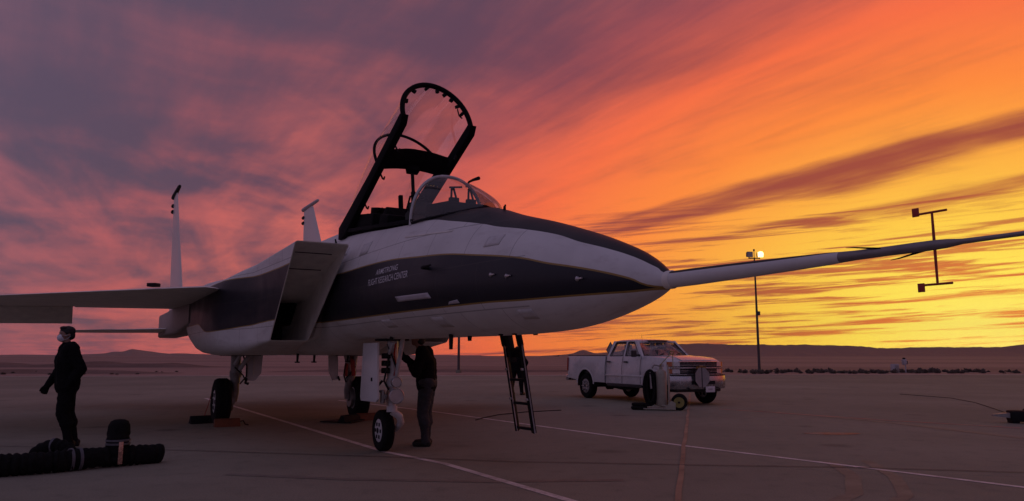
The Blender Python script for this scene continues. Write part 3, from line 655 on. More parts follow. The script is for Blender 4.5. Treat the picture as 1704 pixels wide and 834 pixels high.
# ---- landing gear
def wheel(parent, c, r, w, rim_r, hub_side=-1, name='wheel', rim_m='hyd'):
    bm = bmesh.new(); h = w/2
    pr = [(-h*.80, rim_r), (-h*.95, rim_r*1.12), (-h, (r+rim_r)/2), (-h*.86, r*.93), (-h*.62, r*.985)]
    for g in (-.42, -.14, .14, .42): pr += [(h*(g-.07), r), (h*(g-.05), r-.012), (h*(g+.05), r-.012), (h*(g+.07), r)]
    pr += [(h*.62, r*.985), (h*.86, r*.93), (h, (r+rim_r)/2), (h*.95, rim_r*1.12), (h*.80, rim_r)]
    lathe(bm, pr, 36, 'Y', c); o = obj(name, bm, M['rubber'], parent, 30)
    for sd in (-1, 1):
        bm = bmesh.new(); pr = [(0, rim_r*1.02), (h*.82, rim_r*1.02), (h*.86, rim_r*.95), (h*.90, rim_r*.80), (h*.92, rim_r*.42), (h*.96, rim_r*.36), (h*.97, rim_r*.2)]
        lathe(bm, [(a*sd, q) for a, q in (pr if sd > 0 else pr)], 28, 'Y', c)
        obj('rim', bm, M[rim_m], o, 30)
        bm = bmesh.new(); lathe(bm, [(sd*h*.5, rim_r*.26), (sd*h*1.02, rim_r*.26), (sd*h*1.06, rim_r*.1)], 12, 'Y', c)
        for k in range(6): box(bm, (c[0]+rim_r*.62*cos(k*pi/3), c[1]+sd*h*.90, c[2]+rim_r*.62*sin(k*pi/3)), (.05*r/.3, .012, .05*r/.3))
        obj('hub', bm, M['dark'], o, 30)
    return o
def part(name, f, m, parent, sm=40):
    bm = bmesh.new(); f(bm); return obj(name, bm, m, parent, sm)
part('nose_bay_shade_plate', lambda b: box(b, (.26, 0, 1.542), (.46, .34, .03)), M['dark'], jet)  # flat dark plate below the skin, painted shade for the open bay
wheel(jet, (0, 0, .285), .285, .17, .155, name='nose_wheel')
def f(b):
    tube(b, [(.30, 0, 1.58), (.31, 0, .98)], .075, 14); tube(b, [(.31, 0, 1.0), (.315, 0, .90)], .09, 14); tube(b, [(.315, 0, .92), (.325, 0, .60)], .052, 12); tube(b, [(.325, 0, .64), (.33, 0, .56)], .075, 12)
    tube(b, [(.33, .0, .57), (.355, .10, .50), (.30, .145, .41), (.16, .15, .33), (.0, .14, .285)], [.055, .052, .048, .046, .05], 10); tube(b, [(0, -.02, .285), (0, .17, .285)], .04, 10)
strut = part('nose_strut', f, M['hyd'], jet)
def f(b):
    tube(b, [(.36, .03, .98), (.56, .05, 1.56)], .032, 8)
    tube(b, [(.30, -.07, 1.30), (.58, -.09, 1.5)], .024, 8)
part('drag_brace', f, M['hyd'], strut)
part('torque_link', lambda b: (bar(b, (.27, 0, .90), (.10, 0, .76), .05, .05, .008), bar(b, (.10, 0, .76), (.27, 0, .62), .05, .05, .008)), M['dullsteel'], strut)
def f(b):
    for z in (1.32, 1.22, 1.12): box(b, (.34, -.11, z), (.10, .10, .075), None, .012)
part('valve_block', f, M['dark'], strut)
def f(b):
    tube(b, [(.36, -.07, 1.34), (.42, -.12, 1.15), (.34, -.13, .98), (.40, -.08, .86)], .014, 6); tube(b, [(.28, -.07, 1.48), (.44, -.05, 1.30), (.40, .05, 1.08)], .013, 6)
    tube(b, [(.30, -.14, .98), (.24, -.19, .90), (.28, -.20, .84), (.36, -.15, .84)], .017, 6)
part('brake_hose', f, M['dark'], strut)
part('red_line', lambda b: tube(b, [(.36, .02, 1.50), (.42, -.02, 1.34), (.40, .02, 1.16), (.38, .0, 1.05)], .013, 6), M['red'], strut)
for z, r in ((.78, .105), (.965, .072)):
    o = part('landing_light', lambda b: lathe(b, [(.36, r*.35), (.42, r*.8), (.50, r), (.525, r*1.02), (.53, r*.94), (.515, r*.9)], 22, 'X', (0, -.01, z)), M['steel'], strut)
    part('light_lens', lambda b: lathe(b, [(.512, r*.88), (.528, r*.6), (.532, r*.2)], 22, 'X', (0, -.01, z)), M['lens'], o) if False else None
    part('taxi_light_bracket', lambda b: bar(b, (.33, 0, z), (.44, -.01, z), .06, .05, .01), M['hyd'], strut)
part('hand_pump', lambda b: (tube(b, [(.36, -.15, .86), (.36, -.15, .68)], .035, 10), box(b, (.36, -.13, .77), (.09, .05, .06), None, .01)), M['dullsteel'], strut)
door = part('nose_gear_door', lambda b: prism(b, [(-.20, 1.50), (.40, 1.50), (.45, .74), (.40, .70), (-.24, .69), (-.28, .74)], 'Y', -.262, -.228, .008), M['white'], jet)
part('door_hinge', lambda b: (bar(b, (-.1, -.235, 1.46), (-.1, -.20, 1.56), .05, .03), bar(b, (.3, -.235, 1.46), (.3, -.20, 1.56), .05, .03)) and None, M['dark'], door) if False else None
part('door_latch', lambda b: box(b, (.22, -.266, 1.0), (.05, .012, .05), None, .004), M['dark'], door)
for s in (-1, 1):
    wheel(jet, (-5.42, s*1.375, .445), .445, .30, .22, name='main_wheel')
    def f(b):
        tube(b, [(-5.42, s*1.30, .445), (-5.42, s*1.13, .445)], .065, 12); tube(b, [(-5.42, s*1.15, .43), (-5.40, s*1.13, .60), (-5.32, s*1.15, .86)], [.07, .075, .08], 12)
        tube(b, [(-5.32, s*1.15, .82), (-5.18, s*1.18, 1.45)], .095, 14); tube(b, [(-5.3, s*1.15, .93), (-5.27, s*1.155, 1.02)], .115, 14)
    g = part('main_strut', f, M['dullsteel'], jet)
    part('side_brace', lambda b: (tube(b, [(-5.26, s*1.14, .98), (-4.98, s*.92, 1.40)], .045, 10), tube(b, [(-5.24, s*1.2, 1.12), (-4.8, s*1.12, 1.42)], .036, 8)), M['hyd'], g)
    part('brake_line', lambda b: (tube(b, [(-5.2, s*1.05, 1.35), (-5.12, s*.98, 1.12), (-5.16, s*.97, .92), (-5.3, s*1.06, .78)], .016, 6), tube(b, [(-5.12, s*1.2, 1.1), (-5.02, s*1.06, .95), (-5.12, s*1.0, .86)], .013, 6)), M['dark'], g)
    part('brake_drum', lambda b: lathe(b, [(s*1.17, .12), (s*1.17, .19), (s*1.28, .2)][::1], 20, 'Y', (-5.42, 0, .445)), M['dullsteel'], g)
    if s > 0: part('strut_red_glow', lambda b: (box(b, (-5.05, 1.12, 1.12), (.03, .08, .42), Matrix.Rotation(.12, 3, 'X'), .008), tube(b, [(-5.12, 1.02, 1.2), (-5.1, 1.0, .9)], .03, 8)), M['red'], g)  # red piece added for the warm sky light on the port strut
    part('main_bay_shade_plate', lambda b: box(b, (-5.2, s*1.1, 1.345), (.9, .62, .05)), M['dark'], jet)  # dark plate on the underside, the bay's shade put into its colour
o = part('main_gear_door', lambda b: sheet(b, [(-5.20, -.99, 1.36), (-5.20, -.67, 1.36), (-5.20, -.69, .98), (-5.20, -.80, .84), (-5.20, -.97, .84)], .03), M['white'], jet)
part('door_arm', lambda b: tube(b, [(-5.16, -.97, .88), (-5.12, -.99, .80), (-5.12, -.93, .78)], .028, 8), M['dark'], o)
part('door_rib', lambda b: bar(b, (-5.175, -.84, 1.3), (-5.175, -.84, .95), .03, .02), M['offwhite'], o)
o = part('main_gear_door', lambda b: sheet(b, [(-5.20, .64, 1.34), (-5.20, .84, 1.34), (-5.20, .86, .84), (-5.20, .74, .82), (-5.20, .66, 1.0)], .03), M['white'], jet)
part('door_arm', lambda b: tube(b, [(-5.16, .85, .9), (-5.12, .87, .82)], .02, 8), M['dark'], o)

# ------------------------------------------------------------------ the ground
def ground_mat(name, c0, c1, stain, rough=.75, stripes=0.0, objrand=0.0, bump=.15, spec=.2):
    m = bpy.data.materials.new(name); m.use_nodes = True; T = NT(m.node_tree); b = T.N['Principled BSDF']
    g = T.node('ShaderNodeNewGeometry'); p = g.outputs['Position']
    n = T.noise(p, .22, 7, .62); n2 = T.noise(p, 3.2, 6, .65); n3 = T.noise(p, 55, 3, .6)
    col = T.mix(T.ss(n, .33, .68), (*c0, 1), (*c1, 1))
    col = T.mix(T.m('MULTIPLY', T.ss(n2, .50, .75), .5), col, (*stain, 1))
    col = T.mix(T.m('MULTIPLY', T.ss(n3, .40, .70), .38), col, tuple(v*.45 for v in stain)+(1,))
    col = T.mix(T.m('MULTIPLY', T.ss(n3, .60, .78), .30), col, tuple(min(1, v*1.9) for v in c1)+(1,))
    if objrand:
        vo = T.node('ShaderNodeTexVoronoi'); vo.inputs['Scale'].default_value = .55; T.put(vo.inputs['Vector'], p)
        sp_ = T.m('MULTIPLY', T.m('SUBTRACT', 1.0, T.ss(T.m('ADD', vo.outputs['Distance'], T.m('MULTIPLY', n2, .25)), .16, .30)), .55)
        col = T.mix(sp_, col, tuple(v*.55 for v in stain)+(1,))
        pn = T.noise(p, .06, 4, .55); col = T.mix(T.m('MULTIPLY', T.ss(pn, .42, .60), .30), col, tuple(v*.62 for v in c0)+(1,))
    if stripes:
        q = T.sep(p); st = T.noise(T.comb(T.m('MULTIPLY', q[0], .004), T.m('MULTIPLY', q[1], .02), 0.0), 1.0, 6, .6)
        col = T.mix(T.m('MULTIPLY', T.ss(st, .45, .6), stripes), col, tuple(v*.5 for v in c0)+(1,))
    if objrand:
        oi = T.node('ShaderNodeObjectInfo'); col = T.mix(T.m('MULTIPLY', oi.outputs['Random'], objrand), col, tuple(v*.6 for v in c0)+(1,))
    T.put(b.inputs['Base Color'], col); T.put(b.inputs['Roughness'], T.lerp(n2, .3, .7, rough-.1, min(1, rough+.08))); b.inputs['Specular IOR Level'].default_value = spec
    bn = T.node('ShaderNodeBump'); bn.inputs['Strength'].default_value = bump; bn.inputs['Distance'].default_value = .01
    T.put(bn.inputs['Height'], T.noise(p, 40, 5, .7)); T.L.new(bn.outputs[0], b.inputs['Normal'])
    return m
M['concrete'] = ground_mat('concrete', (.265, .255, .195), (.335, .32, .248), (.17, .16, .125), .95, objrand=.22, spec=.08)
M['sealant'] = mat('joint_sealant', (.05, .045, .045), .9, var=.3)
M['tan_sealant'] = mat('tan_joint_sealant', (.30, .205, .135), .9, var=.4, scale=1.5)
M['desert'] = ground_mat('desert_soil', (.30, .21, .17), (.38, .27, .22), (.20, .13, .10), .95, stripes=.6)
M['hill'] = ground_mat('hill_rock', (.22, .15, .12), (.30, .21, .17), (.15, .10, .08), .95)
M['berm'] = ground_mat('dirt_berm', (.16, .11, .085), (.22, .15, .12), (.10, .07, .06), .95)
def line_mat(name, c, wear, base=(.29, .28, .235)):
    m = bpy.data.materials.new(name); m.use_nodes = True; T = NT(m.node_tree); b = T.N['Principled BSDF']
    g = T.node('ShaderNodeNewGeometry'); n = T.noise(g.outputs['Position'], 2.6, 7, .7); n2 = T.noise(g.outputs['Position'], 30, 4, .6)
    f = T.m('ADD', T.m('MULTIPLY', T.ss(n, .40, .66), wear), T.m('MULTIPLY', T.ss(n2, .45, .7), .35), clamp=True)
    T.put(b.inputs['Base Color'], T.mix(f, (*c, 1), (*base, 1))); b.inputs['Roughness'].default_value = .8; return m
M['linewhite'] = line_mat('line_paint', (.74, .70, .66), .6)
M['linered'] = line_mat('red_line_paint', (.50, .17, .12), .75)
M['patch'] = line_mat('orange_patch', (.30, .12, .05), .7)

plain = obj('desert_plain', (lambda b: (loft(b, [[(-17000, y, -.035), (17000, y, -.035)] for y in (-17000, 20, 60, 200, 1000, 5000, 17000)], closed=False), b)[1])(bmesh.new()), M['desert'], None, 0)
plain['kind'] = 'structure'
# open desert beyond the apron's edge, its sand lapping over the concrete
bm = bmesh.new(); edge = []
for i in range(61):
    t = i/60; x = -140+280*t; y = 51.5+x*.065+.25*mnoise.noise((x*.2, 0, 0)); edge.append((x, y, .008))
loft(bm, [edge, [(p[0], p[1]+1.5, .02) for p in edge], [(p[0]*1.5, 140, -.0) for p in edge], [(p[0]*6, 700, -.02) for p in edge]], closed=False)
o = obj('desert_verge', bm, M['desert'], None, 0); o['kind'] = 'structure'
bm = bmesh.new(); loft(bm, [[(x, 51.3+x*.065-.20, .004), (x, 51.3+x*.065+.5, .0045)] for x in frange(-90, 90, 20)], closed=False); o = obj('apron_edge_strip', bm, M['linewhite'], None, 0); o['kind'] = 'structure'
# concrete apron laid in slabs
apron = obj('apron', (lambda b: (box(b, (0, 20, -.22), (170, 80, .36)), b)[1])(bmesh.new()), M['sealant'], None, 0); apron['kind'] = 'structure'
SA = R(-13.72); SX, SY = V((cos(SA), sin(SA))), V((-sin(SA), cos(SA))); O0 = V((2.07, 9.29)); SZ = 7.62
bm = bmesh.new(); box(bm, (0, 0, -.06), (SZ-.007, SZ-.007, .12)); sm_ = bpy.data.meshes.new('slab'); bm.to_mesh(sm_); bm.free(); sm_.materials.append(M['concrete'])
for i in range(-8, 9):
    for j in range(-4, 8):
        c = O0+SX*((i+.5)*SZ)+SY*((j+.5)*SZ)
        if c.y > 64 or abs(c.x) > 72 or (abs(c.x) > 12+max(0, c.y)*1.0): continue
        o = bpy.data.objects.new('slab', sm_); COL.objects.link(o); o.parent = apron; o.location = (c.x, c.y, 0); o.rotation_euler = (0, 0, SA)
def strip(name, pts, w, m, z=.004, parent=None, seed=0, jit=0.0):
    bm = bmesh.new(); P = []
    pts = [V((p[0], p[1])) for p in pts]
    for a, b in zip(pts, pts[1:]):
        n = max(2, int((b-a).length/.6)); P += [a.lerp(b, k/n) for k in range(n)]
    P.append(pts[-1]); rows = []
    for i, p in enumerate(P):
        d = (P[min(i+1, len(P)-1)]-P[max(i-1, 0)]).normalized(); s = V((-d.y, d.x)); j = jit*mnoise.noise((p.x*.9+seed, p.y*.9, seed))
        rows.append([(p.x+s.x*(w/2+j), p.y+s.y*(w/2+j), z), (p.x-s.x*(w/2-j), p.y-s.y*(w/2-j), z)])
    loft(bm, rows, closed=False); o = obj(name, bm, m, parent, 0); return o
for n, pts, w, m, z, j in (('lead_in_line', [(-9.6, 23.6), (-7.536, 20.252), (-1.771, 10.574), (-.831, 9.418), (.541, 7.049), (2.2, 4.2)], .10, 'linewhite', .004, .0),
                           ('parking_line', [(-5.2, 22.6), (-1.9, 18.086), (2.54, 11.268), (4.249, 9.024), (5.3, 7.6), (7, 5.1)], .095, 'linewhite', .004, .0),
                           ('faded_red_line', [(5.2, 18.9), (6.171, 17.708), (7.78, 15.592), (9.417, 13.932), (12.5, 10.8)], .09, 'linered', .004, .0),
                           ('sealed_joint', [(6.4, 27), (4.939, 21.008), (2.683, 11.812), (1.534, 7.049), (.8, 4)], .06, 'tan_sealant', .008, .03),
                           ('crack_joint', [(-9, 11.4), (-4.669, 10.706), (-1.676, 10.02), (0, 9.57), (2.098, 9.30), (4.08, 9.08), (9, 8.0)], .03, 'sealant', .009, .012)):
    o = strip(n, pts, w, M[m], z, None, len(n), j); o['kind'] = 'structure'
M['skid'] = line_mat('rubber_mark', (.15, .14, .11), .85, (.215, .205, .16))
for k, (pts, w) in enumerate((([(2.6, 6.6), (3.3, 7.4), (3.75, 8.4), (4.0, 9.6)], .16), ([(3.0, 6.4), (3.75, 7.3), (4.2, 8.4), (4.5, 9.7)], .14), ([(-3.2, 8.6), (-1.8, 8.25), (-.2, 8.1), (1.2, 8.2)], .13), ([(6.0, 18.5), (7.5, 15.2), (8.4, 11.8)], .2))):
    o = strip('tyre_mark', pts, w, M['skid'], .0035, None, k, .02); o['kind'] = 'structure'
bm = bmesh.new(); r = [(5.5+.47*cos(a)*(1+.12*sin(3*a)), 12.98+.20*sin(a), .004) for a in frange(0, 2*pi, 25)[:-1]]; bm.faces.new([bm.verts.new(p) for p in r]); o = obj('rust_patch', bm, M['patch'], None, 0); o['kind'] = 'structure'
# low dirt banks on the left, beyond the apron
def mound(name, x0, x1, y, h, w, m, seed):
    bm = bmesh.new(); rows = []
    for i in range(60):
        t = i/59; x = x0+(x1-x0)*t; e = min(1, t*6, (1-t)*6); rows.append([(x, y-w/2, -.03)]+[(x, y-w/2+w*k/8, max(0, h*e*sin(pi*k/8)*(.7+.6*mnoise.noise((x*.15, k*.4, seed))))) for k in range(1, 8)]+[(x, y+w/2, -.03)])
    loft(bm, rows, closed=False); o = obj(name, bm, m, None, 60); o['kind'] = 'structure'; return o
mound('dirt_bank', -75, -24.5, 57, .42, 5, M['berm'], 2); mound('dirt_bank', -21, 10, 63, .22, 5, M['berm'], 5)
mound('dirt_bank', -70, -35, 90, .7, 9, M['berm'], 8)

# far hills
def ridge(name, prof, dist, depth, m, rough, seed, n=320, hz=592.4):
    """prof: (photo-free) azimuth tangent and elevation tangent pairs of the crest, at a distance"""
    bm = bmesh.new(); rows = []
    for i in range(n):
        a = prof[0][0]+(prof[-1][0]-prof[0][0])*i/(n-1); e = pchip(prof, a)[0]
        top = max(2, e*dist); x = a*dist; row = []
        for k in range(13):
            t = k/12; base = t**1.5 if k <= 12 else 0; yy = dist-depth*(1-t)
            g = mnoise.fractal((x/dist*14+seed, t*2.2, seed), .9, 2.0, 5)
            zz = top*base*(1+.35*rough*g*(1-t)*2)+top*rough*.32*mnoise.fractal((x/dist*70+seed, t*4, seed), .75, 2.1, 5)
            row.append((a*yy if True else x, yy, max(zz, -1) if k else -2))
        row.append((a*dist*1.0, dist+depth, -2)); rows.append(row)
    loft(bm, rows, closed=False); o = obj(name, bm, m, None, 60); o['kind'] = 'structure'; return o
def px(x, y): return ((x-852)/1231/1.0*1.0, (592.4-y)/1231*1.0)
ridge('mesa', [px(*q) for q in ((930, 591), (1010, 586), (1060, 579), (1100, 574.5), (1145, 571.5), (1165, 571.5), (1200, 573), (1240, 573.5), (1330, 573.5), (1425, 576), (1440, 577), (1455, 579), (1500, 578.5), (1541, 577.3), (1640, 577.5), (1685, 577.5), (1697, 573), (1715, 571), (1800, 572), (2000, 575), (2300, 586))], 2600, 700, M['hill'], .22, 3)
ridge('butte', [px(*q) for q in ((900, 592), (940, 589.5), (953, 587.5), (963, 583.8), (970, 582.6), (978, 584.5), (990, 587.6), (1010, 588), (1040, 590), (1100, 592))], 5200, 700, M['hill'], .15, 6)
ridge('mountain_range', [px(*q) for q in ((-300, 589), (-60, 591), (0, 590.8), (40, 590), (100, 590.6), (150, 589.6), (180, 588), (195, 585.4), (208, 585), (218, 583), (226, 581.4), (236, 583.2), (246, 585.2), (262, 588), (280, 589.2), (300, 588), (330, 589), (370, 590), (430, 590.4), (520, 591), (700, 590.5), (800, 591.5))], 13000, 2000, M['hill'], .2, 9)

# sagebrush along the apron's far edge
def brush(name, n, xr, yr, hr, seed, blades=34):
    rnd = random.Random(seed); vs = []; fs = []
    for _ in range(n):
        x = rnd.uniform(*xr); y = 53.5+x*.065+rnd.uniform(*yr); h = rnd.uniform(*hr); w = h*rnd.uniform(.8, 1.5)
        for b in range(blades):
            a = rnd.uniform(0, 2*pi); rr = rnd.random()**.5; ht = h*(1-rr*rr*.6)*rnd.uniform(.45, 1.05)
            px_, py_ = x+cos(a)*rr*w*.6, y+sin(a)*rr*w*.6; q = rnd.uniform(0, 2*pi); l = rnd.uniform(.05, .12); k = len(vs)
            vs += [(x+(px_-x)*.4-cos(q)*l*.5, y+(py_-y)*.4, 0.0), (px_+cos(q)*l, py_+sin(q)*l, ht*.8), (px_+rnd.uniform(-.1, .1), py_, ht), (px_-cos(q)*l, py_-sin(q)*l, ht*.7)]
            fs.append((k, k+1, k+2, k+3))
    me = bpy.data.meshes.new(name); me.from_pydata(vs, [], fs); o = link(name, me, M['sage']); o['kind'] = 'stuff'; return o
M['sage'] = mat('sagebrush', (.12, .095, .075), .9, var=.4, scale=1.5)
tag(brush('sagebrush', 330, (17, 62), (0, 7), (.06, .42), 4), 'low dark sagebrush scrub growing along the far apron edge', 'shrubs')
tag(brush('sagebrush', 60, (-62, -26), (1, 12), (.1, .25), 9), 'sparse scrub on the dirt bank left of the apron', 'shrubs')

# ------------------------------------------------------------------ boarding ladder hung on the far (port) side of the nose
lad = thing('boarding_ladder', 'black boarding ladder hanging from the nose of the jet, in front of a walking person', 'ladder', JET_LOC, JET_RZ)
LA = {}
for nm, b, t in (('r', (1.70, 1.20, .37), (1.905, .90, 1.46)), ('f', (2.11, 1.20, .375), (2.30, .90, 1.46))):
    LA[nm] = (V(b), V(t))
    o = part('rail', lambda q: bar(q, b, t, .045, .06, .008), M['black'], lad)
    e = V(t)+V((0.0, -.22, .9)); part('upper_rail', lambda q: bar(q, V(t)-V((0, 0, .02)), e, .05, .09, .012), M['black'], o)
    part('edge_strip', lambda q: bar(q, V(b)+V((.026 if nm == 'r' else .026, -.01, 0)), V(t)+V((.026, -.01, 0)), .006, .05), M['primer'], o)
for t in (.04, .33, .60, .93):
    part('rung', lambda q: bar(q, LA['r'][0].lerp(LA['r'][1], t), LA['f'][0].lerp(LA['f'][1], t), .05, .034, .008), M['black'], lad)
part('top_plate', lambda q: sheet(q, [LA['r'][0].lerp(LA['r'][1], .86), LA['f'][0].lerp(LA['f'][1], .86), LA['f'][0].lerp(LA['f'][1], .96), LA['r'][0].lerp(LA['r'][1], .96)], .03), M['cockpit'], lad)
part('center_strut', lambda q: (bar(q, LA['r'][0].lerp(LA['f'][0], .36).lerp(LA['r'][1].lerp(LA['f'][1], .36), .80), LA['r'][1].lerp(LA['f'][1], .36)+V((0, -.1, .5)), .08, .06, .012)), M['dark'], lad)
for nm in 'rf':
    for t in (.38, .72): part('bolt', lambda q: box(q, LA[nm][0].lerp(LA[nm][1], t)+V((.0, -.03, 0)), (.045, .03, .03), None, .006), M['steel'], lad)

# ------------------------------------------------------------------ wheel chocks
def chock(loc, rz, label, m, L=.5):
    t = thing('wheel_chock', label, 'chock', loc, rz, 'chocks at the main wheels')
    part('wedge', lambda q: prism(q, [(-.10, 0), (.10, 0), (.055, .13), (-.02, .15)], 'Y', -L/2, L/2, .012), m, t)
    part('rope_handle', lambda q: tube(q, [(0, L/2-.02, .08), (0, L/2+.06, .10), (0, L/2+.10, .03), (.02, L/2+.16, .015)], .012, 6), M['black'], t)
    return t
def jp(x, y, z=0):
    c, s = cos(JET_RZ), sin(JET_RZ); return V((JET_LOC[0]+x*c-y*s, JET_LOC[1]+x*s+y*c, z))
M['orange'] = mat('orange_rubber', (.15, .05, .02), .8, var=.3, scale=10)
chock(jp(-4.93, -1.32), JET_RZ, 'faded orange chock in front of the starboard main wheel', M['orange'], .46)
chock(jp(-5.90, -1.62), JET_RZ+R(8), 'dark rubber chock behind the starboard main wheel', M['black'], .5)
chock(jp(-4.93, 1.42), JET_RZ, 'orange block added for the reddish ground glow by the port main wheel', M['orange'], .46)  # orange block added in place of red light on the concrete
t = chock(jp(-4.72, .98), JET_RZ+R(38), 'dark wedge-shaped chock lying beside the port main wheel', M['black'], .55)
part('chock_board', lambda q: sheet(q, [(-.5, -.3, .02), (.25, -.3, .02), (.2, .25, .035), (-.3, .25, .03)], .02), M['black'], t)
o = obj('tether_cord', tube(bmesh.new(), [jp(-5.78, -1.50, .62), jp(-5.86, -1.54, .38), jp(-5.92, -1.60, .14)], .007, 6), M['red']); tag(o, 'thin red cord hanging from the starboard main wheel to its chock', 'cord')

# ------------------------------------------------------------------ people
def capsule(bm, a, b, ra, rb=None, seg=14):
    rb = ra if rb is None else rb; a = V(a); b = V(b)
    if (b-a).length < 1e-4: b = a+V((0, 0, 1e-3))
    _, d, s, t, L = frame_from(a, b); rings = []
    for k in range(1, 6):
        q = -pi/2+pi/2*k/5; rings.append((a+d*(ra*sin(q)), ra*cos(q)))
    for k in range(0, 5):
        q = pi/2*k/5; rings.append((b+d*(rb*sin(q)), rb*cos(q)))
    vs = [[bm.verts.new(c+s*(r*cos(2*pi*j/seg))+t*(r*sin(2*pi*j/seg))) for j in range(seg)] for c, r in rings]
    for i in range(len(vs)-1):
        for j in range(seg): bm.faces.new((vs[i][j], vs[i][(j+1) % seg], vs[i+1][(j+1) % seg], vs[i+1][j]))
    p0 = bm.verts.new(a-d*ra); p1 = bm.verts.new(b+d*rb)
    for j in range(seg): bm.faces.new((p0, vs[0][(j+1) % seg], vs[0][j])); bm.faces.new((p1, vs[-1][j], vs[-1][(j+1) % seg]))
def ell(bm, c, r, rot=None):
    g = bmesh.ops.create_icosphere(bm, subdivisions=3, radius=1)['verts']; bmesh.ops.scale(bm, vec=V(r), verts=g)
    if rot is not None: bmesh.ops.rotate(bm, cent=(0, 0, 0), matrix=rot, verts=g)
    bmesh.ops.translate(bm, vec=V(c), verts=g)
def fuse(name, bm, m, parent, vox=.009, sm=6, wrinkle=0.0):
    """union of closed shapes into one continuous smooth surface"""
    bmesh.ops.recalc_face_normals(bm, faces=bm.faces[:])
    o = obj(name, bm, m, parent, 60)
    md = o.modifiers.new('r', 'REMESH'); md.mode = 'VOXEL'; md.voxel_size = vox; md.use_smooth_shade = True
    ms = o.modifiers.new('s', 'SMOOTH'); ms.factor = .5; ms.iterations = sm
    dg = bpy.context.evaluated_depsgraph_get(); me = bpy.data.meshes.new_from_object(o.evaluated_get(dg)); o.modifiers.clear(); old = o.data; o.data = me
    if wrinkle:
        me.update(); nr = [v.normal.copy() for v in me.vertices]
        for v, n in zip(me.vertices, nr):
            c = v.co; w = mnoise.fractal((c.x*9, c.y*9, c.z*15), .8, 2.0, 3)+.6*(abs(sin(c.z*38+5*mnoise.noise((c.x*6, c.y*6, c.z*6))))-.5)
            v.co = c+n*(w*wrinkle)
    for p in me.polygons: p.use_smooth = True
    return o
def hand(bm, w, fdir, pdir, side, L=.185, curl=.9):
    """palm, four unequal bent fingers and a thumb; fdir along the hand, pdir out of the palm"""
    f = V(fdir).normalized(); p = V(pdir); p = (p-f*p.dot(f)).normalized(); s = f.cross(p)*side; w = V(w); k = L/.185
    for i, y in enumerate((-.027, -.009, .009, .027)):
        capsule(bm, w+f*.012*k+s*y*.7*k, w+f*.088*k+s*y*k, .0135*k, .0125*k, 8)
    for i, (y, ln) in enumerate(((-.030, .070), (-.010, .080), (.010, .075), (.029, .058))):
        a = w+f*.090*k+s*y*k; d1 = (f*cos(curl*.6)+p*sin(curl*.6)); d2 = f*cos(curl*1.5)+p*sin(curl*1.5); d3 = f*cos(curl*2.2)+p*sin(curl*2.2)
        b = a+d1*ln*.45*k; c = b+d2*ln*.32*k; e = c+d3*ln*.25*k
        capsule(bm, a, b, .0105*k, .0095*k, 8); capsule(bm, b, c, .0095*k, .0088*k, 8); capsule(bm, c, e, .0088*k, .0075*k, 8)
    a = w+f*.025*k-s*.030*k; b = w+f*.062*k-s*.052*k+p*.014*k; c = b+f*.034*k-s*.004*k+p*.014*k; capsule(bm, a, b, .0135*k, .0115*k, 8); capsule(bm, b, c, .0112*k, .0085*k, 8)
M['skin'] = mat('skin', (.26, .15, .11), .55, var=.08, scale=30)
M['hair'] = mat('dark_hair', (.012, .010, .009), .7, var=.4, scale=60, bump=.4, bscale=200)
M['jacket'] = mat('black_jacket', (.008, .008, .009), .95, spec=.08, var=.3, scale=25, bump=.25, bscale=90)
M['trousers'] = mat('dark_trousers', (.009, .009, .010), .95, spec=.08, var=.3, scale=25, bump=.2, bscale=90)
M['denim'] = mat('faded_denim', (.032, .036, .042), .9, var=.3, scale=18, bump=.2, bscale=120)
M['boot'] = mat('boot_leather', (.010, .009, .009), .6, var=.3, scale=20)
M['mask'] = mat('white_face_mask', (.62, .64, .68), .9, var=.05, scale=20, bump=.1)
def head_shapes(bm, hc, f, l, tilt=0.0):
    """a face on a skull: f forward, l left"""
    u = f.cross(l).normalized(); P = lambda a, b, c: hc+f*a+l*b+u*c
    B = Matrix((f, l, u)).transposed()
    ell(bm, P(-.012, 0, .028), (.098, .077, .092), B); ell(bm, P(.022, 0, -.035), (.070, .060, .080), B); ell(bm, P(.045, 0, -.085), (.036, .040, .030), B)
    capsule(bm, P(.082, 0, .012), P(.104, 0, -.020), .010, .014, 8); capsule(bm, P(.090, -.012, -.024), P(.090, .012, -.024), .010, .010, 8)      # nose
    capsule(bm, P(.078, -.036, .030), P(.078, .036, .030), .013, .013, 8)                                                         # brow
    for s in (-1, 1):
        ell(bm, P(.072, s*.031, .010), (.013, .015, .011), B); ell(bm, P(.052, s*.046, -.022), (.028, .02, .025), B); ell(bm, P(-.010, s*.080, -.004), (.020, .009, .032), B)
    capsule(bm, P(.082, -.020, -.052), P(.082, .020, -.052), .0075, .0075, 8); capsule(bm, P(.080, -.017, -.064), P(.080, .017, -.064), .008, .008, 8)
    return P, B, u
